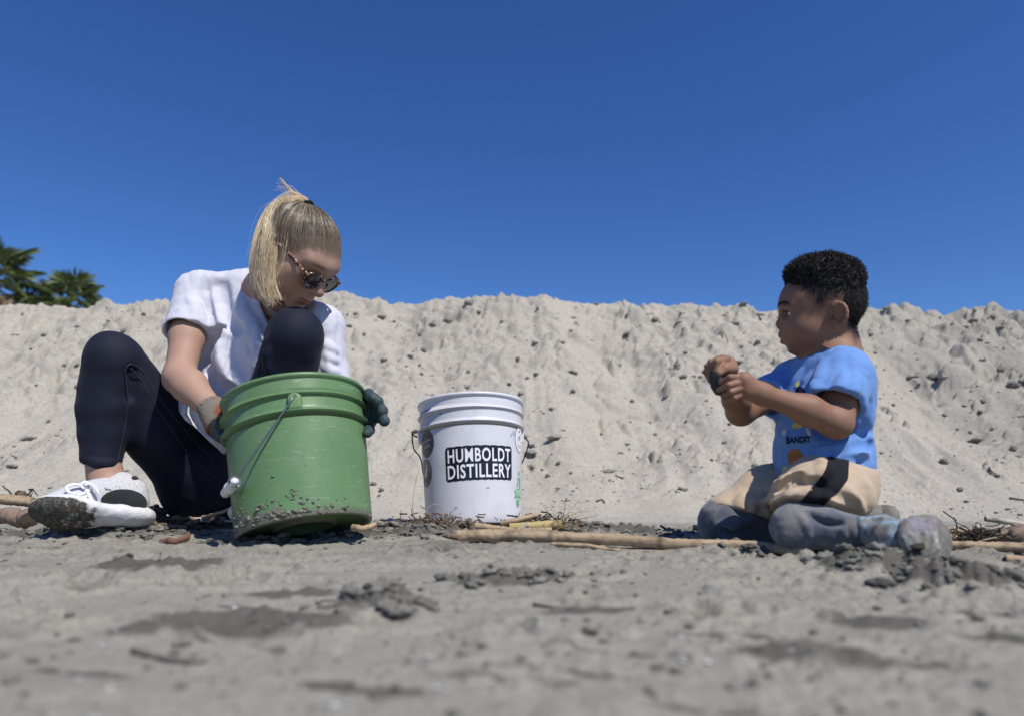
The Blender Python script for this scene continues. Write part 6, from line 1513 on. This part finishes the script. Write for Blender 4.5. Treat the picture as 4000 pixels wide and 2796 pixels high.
for k, pp in enumerate([[(2080, 2020), (2110, 2036), (2150, 2040)], [(2120, 2040), (2135, 2020), (2158, 2008)], [(2060, 2012), (2078, 2038), (2085, 2048)], [(1880, 2050), (1874, 2040), (1872, 2032)], [(2190, 2050), (2230, 2030), (2262, 2032)], [(2200, 2046), (2216, 2020), (2222, 2004)], [(1990, 2030), (2024, 2042), (2060, 2045)], [(2100, 2050), (2130, 2030), (2140, 2052)]]):
    cane('twig', 'thin dark twig tangled among the debris right of the white bucket', 'twig', [on(a, c, 1.70 + .012 * k) for a, c in pp], .0028, .0012, M_dkw if k % 2 else M_brn, group='twigs by the white bucket', seg=6, wob=.006)
# dry leaves and fibre at the bucket's foot
def tangle(name, label, cat_, c, w_, d_, h_, n_, r_, m_, seed, L=.05):
    r = np.random.default_rng(seed); mb = MB()
    for i in range(n_):
        p = c + r.normal(size=3) * np.array([w_, d_, h_]) * .5; p[2] = max(p[2], c[2] - h_ * .2); d = nrm(r.normal(size=3) * np.array([1, .8, .45])); q = np.cross(d, r.normal(size=3)) * .14
        mb.tube(spline([p, p + d * L * .3 + q * L * .3, p + d * L * .7 + q * L * .3, p + d * L], 6), r_ * r.uniform(.5, 1.3), 4)
    o = mb.build(name, m_, None); 
    c4 = np.ones((len(o.data.vertices), 4), np.float32); ca = o.data.color_attributes.new('tint', 'FLOAT_COLOR', 'POINT'); ca.data.foreach_set('color', c4.ravel())
    gr = np.random.default_rng(1).random((len(o.data.vertices), 3)).astype(np.float32) * .05; a_ = o.data.attributes.new('grain', 'FLOAT_VECTOR', 'POINT'); a_.data.foreach_set('vector', gr.ravel())
    return tag(o, label, cat_, kind='stuff')
tangle('leaf_litter', 'crumpled dark leaf litter at the left foot of the white bucket', 'leaf litter', on(1705, 2040, 1.78), .10, .05, .022, 150, .0017, M_brn, 1, .022)
tangle('root_fibres', 'wispy tan root fibres right of the yellow cane', 'root fibres', on(2205, 2042, 1.68), .035, .03, .035, 70, .0007, M_cane, 2, .05)
tangle('leaf_litter', 'dark shredded litter behind the yellow cane', 'leaf litter', on(2105, 2040, 1.74), .10, .04, .02, 100, .0017, M_dkw, 3, .03)
for k, (pp, lab) in enumerate([([(1616, 2012), (1612, 1960), (1622, 1890), (1640, 1820)], 'dry grass stem rising left of the white bucket'), ([(1655, 2020), (1672, 1985), (1700, 1968), (1735, 1985), (1760, 2026)], 'dry grass blade bent in an arch before the white bucket'), ([(1720, 2025), (1728, 2000), (1738, 1996)], 'short curl of dry grass before the white bucket')]):
    cane('grass_stem', lab, 'grass stem', [on(a, c, 1.76) for a, c in pp], .0011, .0006, M_pale, seg=5)
# far left, behind the shoe
cane('log', 'thick brown root end lying left of the woman\'s shoe', 'root', [on(-60, 2004, 1.74), on(20, 2012, 1.72), on(75, 2020, 1.70), on(112, 2026, 1.68)], .0165, .0215, M_brn if False else wood('bark', (.33, .235, .17), (.23, .165, .12), (.10, .075, .06), (40, 40, 40)), (.55, .8), seg=16, wob=.012)
cane('cane', 'tan cane lying on the root left of the woman\'s shoe', 'cane', [on(-70, 1946, 1.76), on(30, 1950, 1.75), on(128, 1960, 1.74)], .0135, .0120, M_cane, (.5,))
cane('stub', 'short hollow stub of cane standing left of the shoe', 'stub', [on(80, 1948, 1.80), on(80, 1918, 1.80)], .0115, .0110, M_brn, seg=10)
for k, pp in enumerate([[(50, 1940), (20, 1905), (12, 1895)], [(52, 1938), (70, 1915), (110, 1930), (118, 1948)], [(95, 1945), (115, 1925), (130, 1915), (148, 1935)], [(120, 1948), (126, 1918)], [(110, 1912), (130, 1908)]]):
    cane('twig', 'fine dark twig behind the shoe at the left edge', 'twig', [on(a, c, 1.82) for a, c in pp], .0024, .0012, M_dkw if k != 3 else M_brn, group='twigs at the left edge', seg=6, wob=.004)
# the mat of sticks under the woman
cane('cane', 'pale tan cane lying in front of the sticks left of the green bucket', 'cane', [on(672, 2068, 1.74), on(800, 2070, 1.71), on(940, 2076, 1.66)], .0062, .0058, M_cane, hollow=True)
cane('stick', 'dark branch running from behind the shoe under the woman', 'stick', [on(530, 1994, 1.76), on(590, 2010, 1.75), on(650, 2024, 1.74), on(700, 2032, 1.73)], .0105, .0070, M_dkw, wob=.005)
cane('stick', 'light brown reed slanting up to the green bucket', 'stick', [on(795, 2022, 1.72), on(860, 2000, 1.70), on(925, 1976, 1.68)], .0052, .0036, M_cane, wob=.003)
cane('stick', 'short split stick standing on end among the sticks', 'stick', [on(688, 2072, 1.72), on(694, 2046, 1.72), on(700, 2010, 1.725)], .0062, .0075, M_brn, seg=6, wob=.002)
cane('wood_chunk', 'pale broken chunk of wood under the woman\'s thigh', 'wood chunk', [on(566, 2004, 1.80), on(615, 1985, 1.80)], .0100, .0125, M_cane, seg=7, wob=.004)
cane('wood_chunk', 'greyish rounded chunk of wood beside the pale chunk', 'wood chunk', [on(612, 2000, 1.79), on(640, 2006, 1.79)], .0135, .0120, M_pale if False else M_brn, seg=8, wob=.004)
cane('wood_chunk', 'small tan end of reed among the dark sticks', 'wood chunk', [on(638, 2036, 1.72), on(664, 2042, 1.72)], .0070, .0055, M_cane, seg=7)
r_ = np.random.default_rng(21)
for k in range(30):
    x = r_.uniform(545, 930); y = r_.uniform(2012, 2060); Y = 1.77 - .10 * (y - 2012) / 48 + r_.normal() * .01; L = r_.uniform(40, 150); sl = r_.normal() * .14
    cane('stick', ['dark', 'brown', 'dark', 'brown', 'pale'][k % 5] + ' weathered stick under the woman ' + ('near her shoe' if x < 660 else ('below her thigh' if x < 800 else 'near the green bucket')), 'stick', [on(x - L / 2, y - sl * L / 2, Y + .01 * r_.normal()), on(x, y + r_.normal() * 3, Y), on(x + L / 2, y + sl * L / 2, Y + .03 * r_.normal())], r_.uniform(.0028, .0062), r_.uniform(.002, .0055), [M_dkw, M_brn, M_dkw, M_brn, M_pale][k % 5], group='mat of sticks under the woman', seg=7, wob=.004)
cane('wood_chip', 'light split chip of wood under the green bucket\'s right edge', 'wood chip', [on(1378, 2058, 1.42), on(1420, 2062, 1.40), on(1466, 2046, 1.42)], .0075, .0048, M_cane, seg=7, wob=.003)
cane('bark_chip', 'red brown chip of bark on the open sand before the woman', 'bark chip', [gp(622, 2128, .006), gp(672, 2130, .006), gp(735, 2124, .009)], .0045, .0085, wood('red_bark', (.24, .12, .085), (.13, .075, .06), (.045, .035, .03)), seg=6, wob=.006, flat=.4)
# right edge
cane('cane', 'tan cane running from behind the boy\'s shoe', 'cane', [on(3660, 2066, 1.52), on(3760, 2073, 1.51), on(3900, 2082, 1.50)], .0080, .0072, M_cane, (.6,))
cane('cane', 'bleached cane slanting over the heap at the right edge', 'cane', [on(3848, 2024, 1.54), on(3930, 2036, 1.53), on(4060, 2058, 1.51)], .0060, .0066, M_pale, hollow=True)
cane('cane', 'grey split cane lying below the bleached cane', 'cane', [on(3812, 2058, 1.52), on(3880, 2062, 1.51), on(3975, 2054, 1.50)], .0055, .0048, M_pale, (.8,))
cane('cane', 'yellow cane lying right behind the boy\'s muddy shoe', 'cane', [on(3690, 2104, 1.44), on(3740, 2105, 1.44), on(3802, 2107, 1.44)], .0105, .0100, M_yell)
cane('cane', 'long brown cane along the right edge in front of the root', 'cane', [on(3690, 2124, 1.36), on(3800, 2130, 1.34), on(3920, 2134, 1.32), on(4080, 2142, 1.29)], .0075, .0095, M_cane, (.4, .85))
cane('cane', 'orange tan cane end cut by the right edge of the photo', 'cane', [on(3928, 2182, 1.16), on(3990, 2188, 1.15), on(4090, 2194, 1.13)], .0078, .0082, M_cane, hollow=True)
cane('root', 'shaggy brown root lying at the right edge between the canes', 'root', [on(3868, 2106, 1.43), on(3905, 2098, 1.43), on(3960, 2096, 1.43), on(4050, 2084, 1.43)], .0150, .0240, wood('shaggy_root', (.25, .185, .135), (.13, .10, .075), (.05, .04, .035), (200, 200, 10)), seg=14, wob=.010)
tangle('root_fibres', 'dark tangle of root fibres behind the yellow cane', 'root fibres', on(3828, 2098, 1.42), .07, .03, .028, 150, .0012, M_dkw, 7, .03)
cane('twig', 'thin twig lying across the shaggy root', 'twig', [on(3812, 2118, 1.38), on(3850, 2106, 1.38), on(3892, 2098, 1.38)], .0018, .0014, M_cane, seg=5)
# far sticks
cane('stick', 'short pale stick left of the boy\'s far knee', 'stick', [on(2706, 2058, 1.62), on(2760, 2066, 1.61)], .0065, .0058, M_cane)
cane('twig', 'brown twig sticking up left of the boy\'s far knee', 'twig', [on(2580, 2052, 1.70), on(2604, 2066, 1.69), on(2626, 2078, 1.68)], .0030, .0034, M_brn, seg=6)
for pp, lab in (([(2804, 1310), (2824, 1322), (2844, 1337)], 'thin dark twig on the heap left of the boy\'s head'), ([(3940, 1948), (3975, 1953), (4010, 1956)], 'black twig low on the heap at the right edge'), ([(3862, 1830), (3870, 1845), (3890, 1862)], 'short twig on the heap right of the boy\'s shorts'), ([(2330, 1960), (2350, 1955), (2362, 1966)], 'scrap of dry weed at the foot of the heap')):
    Q = [heap_hit(a, c) for a, c in pp]; Q = [q + np.array([0, -.004, .004]) for q in Q if q is not None]
    if len(Q) >= 2: cane('twig', lab, 'twig', Q, .0034, .0022, M_dkw, seg=6)
# dark bits lying out of focus near the lens
M_wetw = wood('wet_stem', (.13, .12, .10), (.10, .095, .08), (.06, .055, .05))
for pp, r1, lab in (([(520, 2555), (640, 2580), (800, 2600)], .0022, 'dark curved twig in the blurred foreground at left'), ([(2280, 2478), (2300, 2480), (2325, 2486)], .0034, 'small dark scrap in the middle foreground'), ([(2080, 2362), (2250, 2380), (2480, 2384)], .0018, 'long dark twig in the middle of the foreground'), ([(1230, 2352), (1330, 2362), (1600, 2350)], .0012, 'thin straw before the lumpy mound')):
    cane('twig', lab, 'twig', [gp(a, c, r1 * .8) for a, c in pp], r1, r1 * .6, M_wetw, seg=7, wob=.003)
